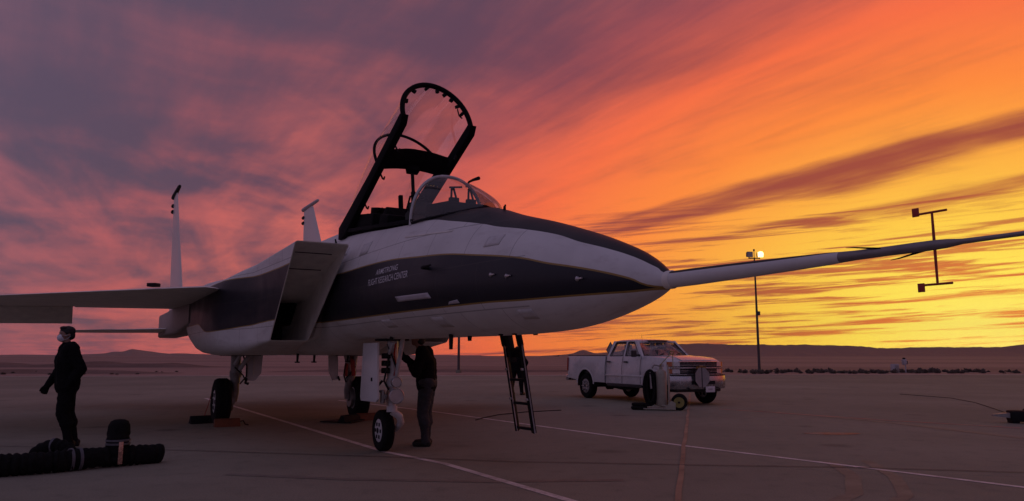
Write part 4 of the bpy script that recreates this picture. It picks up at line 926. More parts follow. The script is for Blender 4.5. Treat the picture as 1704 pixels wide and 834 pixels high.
def person(label, loc, rz, J, cfg, group=None):
    """J: joints in the body's own frame (forward, left, up)"""
    t = thing('person', label, 'person', loc, rz, group, cfg.get('scale', 1)); J = {k: V(v) for k, v in J.items()}
    hf = V(cfg.get('face', (1, 0, 0))).normalized(); up = V(cfg.get('up', (0, 0, 1))).normalized(); hl = up.cross(hf).normalized(); hf = hl.cross(up)
    vox = cfg.get('vox', .008); W = cfg.get('bulk', 1.0)
    def torso(b, g=0.0):
        pe, ch, ne = J['pelvis'], J['chest'], J['neck']; L = (J['ls']-J['rs'])/2; Ln = L.normalized()
        for s in (-1, 1):
            capsule(b, pe+Ln*s*.075, pe.lerp(ch, .5)+Ln*s*.06, .100*W+g, .105*W+g); capsule(b, pe.lerp(ch, .45)+Ln*s*.07, ch+Ln*s*.085, .105*W+g, .112*W+g)
            capsule(b, ch+Ln*s*.07, (J['ls'] if s > 0 else J['rs'])-Ln*s*.02, .10*W+g, .070*W+g)
            capsule(b, ne-V((0, 0, .05)), (J['ls'] if s > 0 else J['rs'])-Ln*s*.05, .058+g, .055+g)
        capsule(b, ch, ne-V((0, 0, .06)), .11*W+g, .075+g)
    def arm(b, sd, g=0.0, stop=1.0):
        s, e, w = J[sd+'s'], J[sd+'e'], J[sd+'w']; capsule(b, s, e, .056*W+g, .043*W+g); capsule(b, e, e.lerp(w, .35), .043*W+g, .042*W+g); capsule(b, e.lerp(w, .35), e.lerp(w, stop), .042*W+g, .028+g)
    def leg(b, sd, g=0.0, stop=1.0):
        h, k, a = J[sd+'h'], J[sd+'k'], J[sd+'a']; capsule(b, h, k, .083*W+g, .056*W+g); c = k.lerp(a, .35); back = V((-.018, 0, 0)); capsule(b, k, c+back, .056*W+g, .056*W+g); capsule(b, c+back, k.lerp(a, stop), .054+g, .038+g)
    bm = bmesh.new(); torso(bm); capsule(bm, J['neck']-V((0, 0, .05)), J['head']-up*.05, .056, .052); P, B, u = head_shapes(bm, J['head'], hf, hl)
    for sd in 'lr':
        arm(bm, sd); leg(bm, sd); hand(bm, J[sd+'w'], cfg[sd+'hand'][0], cfg[sd+'hand'][1], 1 if sd == 'l' else -1, curl=cfg.get('curl', .9))
        a = J[sd+'a']; tf = V(cfg.get(sd+'toe', (1, 0, 0))); capsule(bm, a+V((0, 0, -.03))-tf*.03, a+tf*.15+V((0, 0, -.055)), .036, .028)
    fuse('body', bm, M['skin'], t, vox, 4)
    bm = bmesh.new(); torso(bm, .022); pe = J['pelvis']; Ln = (J['ls']-J['rs']).normalized()
    for s in (-1, 1): capsule(bm, pe+Ln*s*.07+V((0, 0, cfg.get('hem', -.04))), pe+Ln*s*.07+V((0, 0, .1)), .118*W, .12*W)
    for sd in 'lr': arm(bm, sd, .020, .96); capsule(bm, J[sd+'e'].lerp(J[sd+'w'], .88), J[sd+'e'].lerp(J[sd+'w'], .95), .050, .048)
    tube(bm, [J['neck']+V((.0, 0, -.03)), J['neck']+V((-.004, 0, .045))], [.092, .078], 18)
    jk = fuse('jacket', bm, M['jacket'], t, vox, 5, cfg.get('wr', .006))
    bm = bmesh.new()
    capsule(bm, J['lh']+V((0, 0, .06)), J['rh']+V((0, 0, .06)), .115*W, .115*W)
    for sd in 'lr': leg(bm, sd, .020, .96); capsule(bm, J[sd+'k'].lerp(J[sd+'a'], .8), J[sd+'k'].lerp(J[sd+'a'], 1.0), .060, .066)
    fuse('trousers', bm, M[cfg.get('tr', 'trousers')], t, vox, 5, cfg.get('wr', .006))
    for sd in 'lr':
        bm = bmesh.new(); a = J[sd+'a']; tf = V(cfg.get(sd+'toe', (1, 0, 0))).normalized(); sv = V((-tf.y, tf.x, 0)); z0 = a.z-.085
        capsule(bm, V((a.x, a.y, z0+.06))-tf*.05, V((a.x, a.y, z0+.09)), .046, .052); capsule(bm, V((a.x, a.y, z0+.05)), V((a.x, a.y, z0+.045))+tf*.16, .048, .042)
        capsule(bm, V((a.x, a.y, z0+.028))-tf*.06-sv*.012, V((a.x, a.y, z0+.025))+tf*.17-sv*.012, .030, .026); capsule(bm, V((a.x, a.y, z0+.028))-tf*.06+sv*.012, V((a.x, a.y, z0+.025))+tf*.17+sv*.012, .030, .026)
        fuse('shoe', bm, M['boot'], t, vox, 2)
    if cfg.get('gloves'):
        for sd in 'lr':
            bm = bmesh.new(); hand(bm, J[sd+'w'], cfg[sd+'hand'][0], cfg[sd+'hand'][1], 1 if sd == 'l' else -1, L=.192, curl=cfg.get('curl', .9))
            for v in bm.verts: pass
            capsule(bm, J[sd+'w'], J[sd+'w'].lerp(J[sd+'e'], .22), .040, .044); gl = fuse('glove', bm, M['jacket'], t, .006, 1)
            for v, n in zip(gl.data.vertices, [v.normal.copy() for v in gl.data.vertices]): v.co += n*.006
    bm = bmesh.new(); ell(bm, P(-.020, 0, .045), (.102, .084, .088), B); ell(bm, P(-.055, 0, -.010), (.066, .078, .075), B); ell(bm, P(.035, 0, .095), (.06, .066, .03), B)
    for s in (-1, 1): ell(bm, P(-.005, s*.073, .035), (.045, .014, .045), B)
    hair = fuse('hair', bm, M['hair'], t, vox, 2, .004)
    if cfg.get('mask'):
        bm = bmesh.new(); ell(bm, P(.070, 0, -.048), (.052, .056, .056), B); ell(bm, P(.060, 0, -.075), (.045, .05, .035), B); mk = fuse('face_mask', bm, M['mask'], t, vox, 3)
        for s in (-1, 1):
            bm = bmesh.new(); tube(bm, [P(.06, s*.055, -.025), P(.02, s*.080, -.012), P(-.02, s*.086, .0)], .003, 6); tube(bm, [P(.05, s*.05, -.085), P(.0, s*.07, -.06), P(-.03, s*.084, -.02)], .003, 6); obj('mask_strap', bm, M['mask'], mk)
    return t, jk, J, P

F1 = R(218)
o1, jk, J1, P1 = person('person in black jacket and white face mask, standing behind the black duct', (-6.56, 11.12, 0), F1,
    dict(pelvis=(.02, .0, .93), chest=(.03, .0, 1.26), neck=(.05, 0, 1.47), head=(.085, 0, 1.635), ls=(.03, .205, 1.415), rs=(.04, -.205, 1.415), le=(-.10, .285, 1.13), re=(.07, -.30, 1.13), lw=(.03, .21, .90), rw=(.235, -.30, .885),
         lh=(.01, .09, .90), rh=(.01, -.09, .90), lk=(.06, .10, .50), rk=(-.02, -.06, .49), la=(-.04, .11, .085), ra=(-.12, -.03, .085)),
    dict(face=(.95, .20, -.05), mask=True, lhand=((.25, -.1, -1), (0, -1, 0)), rhand=((.35, -.05, -1), (0, 1, .2)), curl=1.3, bulk=1.32, gloves=True, ltoe=(.95, .3, 0), rtoe=(.98, -.1, 0)))
# faint patch on the chest
bm = bmesh.new(); TR = BVHTree.FromPolygons([v.co for v in jk.data.vertices], [p.vertices for p in jk.data.polygons]); g = []
for i in range(7):
    row = []
    for j in range(4):
        h = TR.ray_cast(V((1, -.16+.10*i/6, 1.27+.055*j/3)), V((-1, 0, 0))); q = (h[0]+V((.004, 0, 0))) if h[0] else V((.16, -.16+.1*i/6, 1.27+.055*j/3)); row.append(bm.verts.new(q))
    g.append(row)
for i in range(6):
    for j in range(3): bm.faces.new((g[i][j], g[i+1][j], g[i+1][j+1], g[i][j+1]))
M['badge'] = mat('grey_badge', (.10, .10, .11), .8, var=.5, scale=60); obj('chest_patch', bm, M['badge'], jk, 60)

F2 = R(176)
o2, jk2, J2, P2 = person('person in bulky dark jacket and faded jeans, standing beside the nose gear', (-1.30, 11.27, 0), F2,
    dict(pelvis=(-.02, 0, .95), chest=(.0, 0, 1.27), neck=(.06, 0, 1.50), head=(.13, 0, 1.655), ls=(.02, .205, 1.44), rs=(.02, -.205, 1.44), le=(.10, .27, 1.13), re=(.13, -.25, 1.15), lw=(.235, .10, 1.285), rw=(.27, -.09, 1.31),
         lh=(-.03, .09, .92), rh=(-.03, -.09, .92), lk=(.02, .10, .50), rk=(-.0, -.09, .50), la=(-.03, .10, .085), ra=(-.01, -.11, .085)),
    dict(face=(.93, .05, .30), up=(-.28, 0, .95), lhand=((.72, -.35, .45), (.3, -.9, 0)), rhand=((.72, .35, .42), (.2, .9, 0)), scale=.95, curl=.75, bulk=1.26, gloves=True, tr='denim', wr=.007, hem=-.02))
tl = thing('flashlight', 'thick black flashlight held out in both hands by the person at the nose gear', 'flashlight', (-1.30, 11.27, 0), F2, None, .95)
a, b = V((.30, .0, 1.345)), V((.43, -.0, 1.425))
part('barrel', lambda q: (tube(q, [a-(b-a)*.5, a.lerp(b, .6)], .042, 14), tube(q, [a.lerp(b, .55), b], [.055, .072], 16)), M['cockpit'], tl)
part('lamp_head', lambda q: tube(q, [b-(b-a)*.02, b+(b-a)*.45], [.078, .080], 18), M['black'], tl)
F3 = R(60)
person('far person in dark clothes seen between the ladder rails, standing with legs apart', (.16, 25.7, 0), F3,
    dict(pelvis=(0, 0, .88), chest=(.0, 0, 1.18), neck=(.01, 0, 1.38), head=(.03, -.03, 1.52), ls=(.0, .20, 1.33), rs=(.0, -.20, 1.33), le=(.03, .30, 1.05), re=(-.02, -.40, 1.10), lw=(.10, .24, .90), rw=(.06, -.27, .93),
         lh=(0, .09, .85), rh=(0, -.09, .85), lk=(.02, .17, .46), rk=(.02, -.17, .46), la=(0, .20, .085), ra=(0, -.20, .085)),
    dict(face=(1, -.2, 0), lhand=((.5, -.2, -.8), (0, -1, 0)), rhand=((.4, .5, -.7), (0, 1, 0)), vox=.014, bulk=1.1))

# ------------------------------------------------------------------ ribbed air duct lying at the left
M['duct'] = mat('black_duct_fabric', (.010, .010, .010), .95, spec=.10, var=.4, scale=22, bump=.35, bscale=45)
M['band'] = mat('grey_strap', (.10, .10, .11), .6, .2, var=.2, scale=20)
M['reflect'] = mat('reflective_tape', (.50, .30, .22), .25, .5, var=.2, scale=30)
duct = thing('air_duct', 'black ribbed flexible air duct with a capped upright branch, lying on the apron', 'duct', (-5, 9, 0))
def rib_tube(pts, r, pitch=.075, amp=.012, seg=20):
    pts = [V(p)-V((-5, 9, 0)) for p in pts]; P = []
    def cat(p0, p1, p2, p3, t): return .5*((2*p1)+(p2-p0)*t+(2*p0-5*p1+4*p2-p3)*t*t+(3*p1-p0-3*p2+p3)*t**3)
    for i in range(len(pts)-1):
        p0 = pts[max(0, i-1)]; p3 = pts[min(len(pts)-1, i+2)]; n = max(3, int((pts[i+1]-pts[i]).length/.018))
        P += [cat(p0, pts[i], pts[i+1], p3, k/n) for k in range(n)]
    P.append(pts[-1]); s = 0; rs = []
    for i, p in enumerate(P):
        if i: s += (p-P[i-1]).length
        rs.append(r+amp*(.75+.7*mnoise.noise(p*5))*(abs(sin(pi*(s+.02*mnoise.noise(p*7))/pitch))*2-1)+.010*mnoise.noise(p*6))
    bm = bmesh.new(); tube(bm, P, rs, seg)
    for v in bm.verts: v.co += v.normal*0+V((mnoise.noise(v.co*9), mnoise.noise(v.co*9+V((5, 0, 0))), .5*mnoise.noise(v.co*9+V((0, 7, 0)))))*.013+V((mnoise.noise(v.co*3.1), mnoise.noise(v.co*3.1+V((3, 0, 0))), .4*mnoise.noise(v.co*3.1+V((0, 3, 0)))))*.022
    return bm
obj('hose_section', rib_tube([(-7.4, 8.22, .115), (-6.4, 8.27, .115), (-5.75, 8.40, .118), (-5.25, 8.72, .12), (-5.0, 8.98, .125), (-4.84, 9.14, .125)], .115), M['duct'], duct)
obj('hose_section', rib_tube([(-4.92, 9.10, .12), (-4.78, 9.24, .118), (-4.60, 9.36, .118), (-4.50, 9.46, .112), (-4.42, 9.56, .105)], .114), M['duct'], duct)
obj('hose_loop', rib_tube([(-5.78, 9.15, .06), (-5.72, 9.18, .17), (-5.54, 9.20, .245), (-5.36, 9.18, .18), (-5.28, 9.10, .07)], .085), M['duct'], duct)
o = obj('upright_branch', rib_tube([(-4.77, 9.20, .06), (-4.77, 9.20, .25), (-4.78, 9.21, .34), (-4.795, 9.24, .44)], .122, amp=.008), M['duct'], duct)
bm = bmesh.new(); lathe(bm, [(.40, .127), (.48, .121), (.53, .098), (.55, .06), (.555, .012)], 24, 'Z', (-4.795+5, 9.245-9, 0)); obj('end_cap', bm, M['duct'], o)
for z in (.27, .31): part('strap', lambda q: lathe(q, [(z-.012, .133), (z-.010, .138), (z+.010, .138), (z+.012, .133)], 24, 'Z', (.227, .202, 0)), M['band'], o)
part('reflective_tab', lambda q: (box(q, (.319, .10, .17), (.05, .012, .26), Matrix.Rotation(R(40), 3, 'Z'), .004)), M['reflect'], o)
for d in (0, .09):
    c0 = V((-5.13+d*.70, 8.85+d*.72, .123))-V((-5, 9, 0)); dv = V((.70, .72, 0)).normalized()
    part('strap', lambda q: tube(q, [c0-dv*.016, c0+dv*.016], .134, 22), M['band'], duct)
part('strap', lambda q: tube(q, [V((-.54, .20, .245))-V((.016, 0, 0)), V((-.54, .20, .245))+V((.016, 0, 0))], .092, 20), M['band'], duct)

# ------------------------------------------------------------------ pickup truck (own frame: +X front, origin under the near rear wheel)
M['truckwhite'] = mat('truck_white', (.58, .58, .58), .28, var=.04, scale=2, coat=.5)
M['chrome'] = mat('chrome', (.42, .42, .44), .24, .9, var=.06, scale=8)
M['plastic'] = mat('black_plastic', (.02, .02, .021), .6, var=.2)
M['carglass'] = glass('car_glass', (.80, .80, .80), .04, .02, .01, .4)
M['amber'] = mat('amber_lens', (.45, .12, .03), .2, var=.1)
M['headlens'] = mat('headlamp_lens', (.45, .45, .45), .12, .3, var=.2, scale=30)
M['tail'] = mat('tail_lens', (.28, .012, .01), .2, var=.1)
M['emblem'] = mat('gold_emblem', (.28, .19, .07), .3, .6, var=.05)
tr = thing('pickup_truck', 'white four-door pickup truck parked behind the jet nose, facing right', 'truck', (2.427, 23.889, 0), R(-64.37), None, .94)
YC = .865; HW = .985
def arc(cx, cz, r, a0, a1, n=12): return [(cx+r*cos(R(a0+(a1-a0)*k/(n-1))), cz+r*sin(R(a0+(a1-a0)*k/(n-1)))) for k in range(n)]
zb = .56
fp = [(1.25, zb-.04), (1.25, 1.40), (3.05, 1.40), (3.28, 1.405), (3.7, 1.395), (4.3, 1.345), (4.62, 1.27), (4.70, 1.16), (4.71, .80), (4.55, .62)]+arc(3.9, .44, .52, 8, 172)+[(3.33, zb-.04)]
def shell(q, poly, w, bev): prism(q, poly, 'Y', YC-w, YC+w, bev)
def f(b):
    shell(b, fp, HW, .05)
    for v in b.verts:                                              # tumblehome and hood crown
        d = (v.co.y-YC)/HW
        if v.co.z > 1.0: v.co.y = YC+d*HW*(1-.07*min(1, (v.co.z-1.0)/.4)**1.5)
        if v.co.x > 4.2 and v.co.z > .5: v.co.x -= .18*abs(d)**3*(min(1, (v.co.x-4.2)/.4))
body = part('body', f, M['truckwhite'], tr, 35)
part('hood_bulge', lambda q: loft(q, [[(x, YC+y, z+h*(1-(abs(y)/.52)**2*.3)) for y in (-.52, -.44, -.2, 0, .2, .44, .52)]+[(x, YC+y, z-.05) for y in (.52, 0, -.52)] for x, z, h in ((3.35, 1.385, .02), (3.7, 1.385, .045), (4.3, 1.335, .045), (4.6, 1.262, .02))]), M['truckwhite'], body, 50)
for s in (-1, 1):
    bp = [(-1.20, .66), (-1.20, 1.41), (1.21, 1.41), (1.21, .55), (.53, .55)]+arc(0, .46, .53, 8, 172)+[(-.62, .60)]
    def f(b):
        prism(b, bp, 'Y', YC+s*(HW-.09), YC+s*HW, .025)
        for v in b.verts:
            if v.co.z > 1.0: v.co.y -= s*.04*((v.co.z-1.0)/.4)**1.5
    o = part('bed_side', f, M['truckwhite'], tr, 35)
    part('bed_rail_cap', lambda q: box(q, (0, YC+s*(HW-.085), 1.415), (2.4, .09, .03), None, .008), M['plastic'], o)
    for cx, nm in ((0, 'wheel_arch'), (3.9, 'wheel_arch')):
        part(nm, lambda q: (loft(q, [[(x, YC+s*yy, z) for x, z in arc(cx, .45, rr, 4, 176, 16)] for yy, rr in ((HW+.006, .50), (HW+.02, .53), (HW+.006, .56))], closed=False)), M['truckwhite'], tr, 60)
        part('wheel_liner', lambda q: (loft(q, [[(x, YC+s*yy, z) for x, z in arc(cx, .45, .51, -6, 186, 16)] for yy in (HW-.01, HW-.40)], closed=False), sheet(q, [(cx-.5, YC+s*(HW-.40), .40), (cx+.5, YC+s*(HW-.40), .40), (cx+.5, YC+s*(HW-.40), .95), (cx-.5, YC+s*(HW-.40), .95)], .01)) and None, M['dark'], tr) if True else None
part('bed_floor', lambda q: box(q, (0, YC, .86), (2.4, 1.76, .08), None, .01), M['plastic'], tr)
part('bed_front', lambda q: box(q, (1.18, YC, 1.14), (.06, 1.74, .50), None, .01), M['truckwhite'], tr)
tg = part('tailgate', lambda q: box(q, (-1.17, YC, 1.06), (.08, 1.74, .70), None, .02), M['truckwhite'], tr)
part('handle', lambda q: box(q, (-1.215, YC, 1.28), (.03, .26, .06), None, .008), M['plastic'], tg)
for s in (-1, 1): part('taillight', lambda q: box(q, (-1.185, YC+s*(HW-.07), 1.12), (.075, .145, .46), None, .02), M['tail'], tr)
rb = part('rear_bumper', lambda q: (box(q, (-1.32, YC, .66), (.22, 1.86, .20), None, .04)), M['chrome'], tr)
part('bumper_step', lambda q: box(q, (-1.32, YC, .775), (.24, 1.5, .03), None, .008), M['plastic'], rb)
part('tow_hitch', lambda q: (bar(q, (-1.1, YC, .48), (-1.52, YC, .48), .08, .08, .01), tube(q, [(-1.5, YC, .5), (-1.5, YC, .62)], .028, 8)), M['plastic'], rb)
part('trailer_plug', lambda q: box(q, (-1.46, YC-.7, .93), (.10, .08, .05), None, .01), M['plastic'], rb)
# cab: pillars, roof and panes
BZ, RZ_ = 1.39, 1.875
def cabp(x, s, z): t = (z-BZ)/(RZ_-BZ); return V((x, YC+s*(.90-.17*t), z))
def pil(q, s, x0, x1, w0, w1, z0=BZ-.02, z1=RZ_):
    a0, a1 = cabp(x0, s, z0), cabp(x1, s, z1); i = V((0, -s*.07, 0))
    loft(q, [[a0-V((w0/2, 0, 0)), a0+V((w0/2, 0, 0)), a0+V((w0/2, 0, 0))+i, a0-V((w0/2, 0, 0))+i], [a1-V((w1/2, 0, 0)), a1+V((w1/2, 0, 0)), a1+V((w1/2, 0, 0))+i, a1-V((w1/2, 0, 0))+i]])
def f(b):
    rr = []
    for x, w, z in ((1.42, .60, 1.86), (1.50, .70, 1.895), (1.75, .735, 1.915), (2.2, .735, 1.92), (2.55, .72, 1.905), (2.68, .69, 1.885), (2.74, .66, 1.868)):
        rr.append([(x, YC-w, z-.065), (x, YC-w, z-.03), (x, YC-w*.88, z-.004), (x, YC-w*.4, z+.012), (x, YC+w*.4, z+.012), (x, YC+w*.88, z-.004), (x, YC+w, z-.03), (x, YC+w, z-.065)])
    loft(b, rr)
roof = part('roof', f, M['truckwhite'], tr, 50)
for s in (-1, 1):
    for x0, x1, w0, w1 in ((1.33, 1.49, .13, .16), (2.22, 2.20, .11, .10), (3.13, 2.63, .13, .12)):
        part('pillar', lambda q: pil(q, s, x0, x1, w0, w1), M['truckwhite'], tr)
    for x0, x1, x2, x3 in ((1.40, 2.165, 2.15, 1.57), (2.275, 3.05, 2.57, 2.25)):
        zt = 1.815; ps = [cabp(x0, s, BZ+.015), cabp(x1, s, BZ+.015), cabp(x2, s, zt), cabp(x3, s, zt)]
        w = part('side_window', lambda q: sheet(q, [p-V((0, s*.03, 0)) for p in ps], .006), M['carglass'], tr)
        part('window_seal', lambda q: tube(q, [p-V((0, s*.004, 0)) for p in ps], .014, 6, closed=True), M['plastic'], w)
ws = [V((3.16, YC-.80, 1.40)), V((3.30, YC-.4, 1.405)), V((3.34, YC, 1.405)), V((3.30, YC+.4, 1.405)), V((3.16, YC+.80, 1.40))]
wt = [V((2.64, YC-.66, 1.85)), V((2.73, YC-.35, 1.875)), V((2.75, YC, 1.88)), V((2.73, YC+.35, 1.875)), V((2.64, YC+.66, 1.85))]
w = part('windscreen', lambda q: loft(q, [ws, wt], closed=False), M['carglass'], tr, 60); solidify(w, .006)
part('window_seal', lambda q: tube(q, ws+wt[::-1], .018, 6, closed=True), M['plastic'], w)
for y0 in (-.35, .25): part('wiper', lambda q: tube(q, [(3.29, YC+y0, 1.425), (3.20, YC+y0+.25, 1.49), (3.18, YC+y0+.50, 1.50)], .010, 6), M['plastic'], w)
w = part('rear_window', lambda q: sheet(q, [V((1.30, YC-.74, 1.42)), V((1.30, YC+.74, 1.42)), V((1.46, YC+.62, 1.80)), V((1.46, YC-.62, 1.80))], .006), M['carglass'], tr)
part('window_seal', lambda q: tube(q, [V((1.295, YC-.74, 1.42)), V((1.295, YC+.74, 1.42)), V((1.455, YC+.62, 1.80)), V((1.455, YC-.62, 1.80))], .014, 6, closed=True), M['plastic'], w)
def f(b): box(b, (2.0, YC, 1.36), (1.6, 1.7, .05)); box(b, (3.0, YC, 1.40), (.35, 1.5, .10), None, .03)
part('cabin_trim', f, M['plastic'], tr)
for x in (1.72, 2.45):
    for s in (-1, 1):
        o = part('seat', lambda q: box(q, (x, YC+s*.36, 1.45), (.14, .48, .30), Matrix.Rotation(R(-12), 3, 'Y'), .04), M['seat'], tr)
        part('headrest', lambda q: box(q, (x-.05, YC+s*.36, 1.69), (.10, .25, .15), Matrix.Rotation(R(-12), 3, 'Y'), .035), M['seat'], o)
part('steering_wheel', lambda q: tube(q, [(2.86+.06*sin(a), YC+.36+.18*cos(a), 1.50+.17*sin(a)) for a in frange(0, 2*pi, 17)[:-1]], .014, 6, closed=True), M['plastic'], tr)
part('inside_mirror', lambda q: box(q, (2.82, YC, 1.76), (.03, .24, .07), None, .012), M['plastic'], tr)
for s in (-1, 1):
    ys = YC+s*(HW+.003)
    def yb(z): return YC+s*(HW*(1-.07*min(1, max(0, (z-1.0)/.4))**1.5)+.002)
    for x in (1.235, 2.20, 3.17):
        part('door_seam', lambda q: (tube(q, [(x, yb(z), z) for z in (.57, .8, 1.0, 1.1, 1.2, 1.3, 1.385)], .007, 5)), M['dark'], tr)
    for x in (1.40, 2.36): part('door_handle', lambda q: box(q, (x+.03, yb(1.22)+s*.012, 1.22), (.20, .035, .045), None, .012), M['plastic'], tr)
    part('side_molding', lambda q: bar(q, (1.27, ys, .80), (3.28, ys, .80), .02, .05, .006), M['truckwhite'], tr)
    part('rocker_panel', lambda q: box(q, (2.28, YC+s*(HW-.05), .50), (1.9, .12, .10), None, .02), M['plastic'], tr)
    if s > 0: continue
    o = part('side_mirror', lambda q: box(q, (3.02, YC+s*1.09, 1.47), (.10, .17, .20), None, .035), M['plastic'], tr)
    part('mirror_arm', lambda q: bar(q, (3.04, YC+s*.88, 1.42), (3.03, YC+s*1.06, 1.44), .05, .06, .01), M['plastic'], o)
part('undercarriage', lambda q: (box(q, (1.8, YC, .55), (5.2, 1.1, .16), None, .03)), M['dark'], tr)
part('rear_axle', lambda q: (tube(q, [(0, YC-.8, .42), (0, YC+.8, .42)], .06, 8), lathe(q, [(-.14, .06), (-.1, .15), (.1, .15), (.14, .06)], 14, 'Y', (0, YC, .42))) and None, M['dark'], tr)
part('exhaust_pipe', lambda q: tube(q, [(.7, YC-.5, .45), (1.4, YC-.45, .38), (2.2, YC-.4, .42)], .06, 8), M['dark'], tr)
part('front_skirt', lambda q: box(q, (4.45, YC, .47), (.42, 1.6, .18), None, .04), M['plastic'], tr)
# wheels
def truck_wheel(x, s):
    c = (x, YC+s*.86, .41); o = wheel(tr, c, .41, .27, .23, name='wheel', rim_m='dullsteel')
    for k in range(8):
        a = k*pi/4; part('spoke', lambda q: bar(q, (c[0]+.05*cos(a), c[1]+s*.115, c[2]+.05*sin(a)), (c[0]+.20*cos(a), c[1]+s*.122, c[2]+.20*sin(a)), .055, .03, .006), M['steel'], o)
for x in (0, 3.9):
    for s in (-1, 1): truck_wheel(x, s)
# front: grille with chrome bars, stacked lamps, bumper, plate
def fx(y): return 4.72-.18*abs(y/HW)**3
gr = part('grille', lambda q: loft(q, [[(fx(y)-.03, YC+y, .86), (fx(y)-.005, YC+y, .86), (fx(y)-.015, YC+y, 1.235), (fx(y)-.06, YC+y, 1.235)] for y in frange(-.66, .66, 9)]), M['dark'], tr)
def gbar(z0, z1, pr, ext=.66): return lambda q: loft(q, [[(fx(y)-.02, YC+y, z0), (fx(y)+pr, YC+y, z0+.012), (fx(y)+pr, YC+y, z1-.012), (fx(y)-.02, YC+y, z1)] for y in frange(-ext, ext, 9)])
for z0, z1, pr, ex in ((1.215, 1.25, .02, .70), (1.035, 1.10, .035, .94), (.855, .905, .03, .94), (1.165, 1.18, .008, .66), (1.13, 1.142, .006, .66), (.99, 1.003, .006, .66), (.945, .957, .006, .66)):
    part('grille_bar', gbar(z0, z1, pr, ex), M['chrome'], gr)
bt = [(-.17, -.03), (-.17, .03), (-.055, .03), (-.045, .055), (.075, .055), (.065, .03), (.17, .03), (.17, -.03), (.055, -.03), (.045, -.055), (-.075, -.055), (-.065, -.03)]
part('badge', lambda q: prism(q, [(YC+y, 1.068+z*1.15) for y, z in bt], 'X', fx(0)+.034, fx(0)+.052), M['emblem'], gr)
for s in (-1, 1):
    for z0, z1 in ((1.11, 1.235), (.91, 1.03)):
        ha, hb = (.67, .955)
        o = part('headlight', lambda q: loft(q, [[(fx(y)-.06, YC+s*y, z0), (fx(y)+.004, YC+s*y, z0), (fx(y)-.004, YC+s*y, z1), (fx(y)-.06, YC+s*y, z1)] for y in frange(ha, hb-.02, 6)]), M['headlens'], tr)
        part('turn_signal', lambda q: loft(q, [[(fx(y)-.10, YC+s*(y+.005), z0), (fx(y)+.002, YC+s*(y+.005), z0), (fx(y)-.006, YC+s*(y+.005), z1), (fx(y)-.10, YC+s*(y+.005), z1)] for y in frange(hb-.075, hb+.012, 4)]), M['amber'], o)
bx = lambda y: 4.86-.24*abs(y/1.0)**3.2
bmp = part('front_bumper', lambda q: loft(q, [[(bx(y)-.10, YC+y, .48), (bx(y)-.03, YC+y, .47), (bx(y), YC+y, .56), (bx(y)+.01, YC+y, .74), (bx(y)-.01, YC+y, .84), (bx(y)-.12, YC+y, .855)] for y in frange(-1.0, 1.0, 17)]), M['chrome'], tr, 50)
part('air_intake', lambda q: loft(q, [[(bx(y)-.02, YC+y, .60), (bx(y)+.014, YC+y, .60), (bx(y)+.016, YC+y, .70), (bx(y)-.02, YC+y, .70)] for y in frange(-.42, .42, 7)]), M['dark'], bmp)
part('bumper_trim', lambda q: loft(q, [[(bx(y)-.04, YC+y, .845), (bx(y)+.018, YC+y, .84), (bx(y)+.018, YC+y, .87), (bx(y)-.04, YC+y, .872)] for y in frange(-.98, .98, 17)]), M['plastic'], bmp)
for s in (-1, 1):
    part('fog_lamp', lambda q: (tube(q, [(bx(.75)-.03, YC+s*.72, .655), (bx(.75)+.012, YC+s*.72, .655)], .055, 14)), M['headlens'], bmp)
    part('tow_hook', lambda q: tube(q, [(4.74, YC+s*.5, .52), (4.86, YC+s*.5, .50), (4.88, YC+s*.54, .49), (4.80, YC+s*.56, .50)], .016, 6), M['dark'], bmp)
pl = part('license_plate', lambda q: box(q, (bx(0)+.012, YC+.22, .46), (.012, .33, .165), None, .004), M['letter'], bmp)
part('plate_print', lambda q: (box(q, (bx(0)+.0195, YC+.22, .46), (.002, .16, .05))), M['primer'], pl)
part('aerial', lambda q: tube(q, [(3.1, YC-.78, 1.40), (3.02, YC-.79, 2.05)], .004, 5), M['plastic'], tr)
M['plate'] = mat('weathered_plate', (.27, .26, .26), .6, var=.15)
# signs carried by the truck
def tp(x, y, z): c, s = cos(R(-64.37)), sin(R(-64.37)); x, y, z = x*.94, y*.94, z*.94; return V((2.427+x*c-y*s, 23.889+x*s+y*c, z))
q0 = tp(.98, .28, 0)
dg_ = thing('diamond_sign', 'grey diamond sign panel standing in the truck bed', 'sign', (q0.x, q0.y, .90), R(-42))
part('panel', lambda q: prism(q, [(0, .37), (.17, .60), (0, .86), (-.17, .60)], 'Y', -.008, .008, .003), M['plate'], dg_)
part('post', lambda q: box(q, (0, .022, .22), (.05, .03, .62), None, .005), M['dullsteel'], dg_)
part('border', lambda q: tube(q, [(0, -.010, .40), (.15, -.010, .60), (0, -.010, .83), (-.15, -.010, .60)], .007, 5, closed=True), M['dark'], dg_)
q0 = tp(4.91, YC-.12, 0)
oc = thing('octagonal_plate', 'pale folded octagonal plate fixed upright on the truck front bumper', 'sign', (q0.x, q0.y, .45), R(-64.37))
for s in (-1, 1):
    part('leaf', lambda q: (lambda P: (loft(q, [[(.02+abs(y)*.10, y, .30+z) for y, z in P], [(.028+abs(y)*.10, y, .30+z) for y, z in P]])))([(0, -.26), (s*.10, -.25), (s*.235, -.10), (s*.235, .11), (s*.11, .25), (0, .26)]), M['plate'], oc, 20)
part('hinge', lambda q: tube(q, [(.026, 0, .03), (.026, 0, .57)], .014, 6), M['dark'], oc)
part('bracket', lambda q: bar(q, (-.04, 0, .36), (.02, 0, .36), .06, .05), M['dark'], oc)

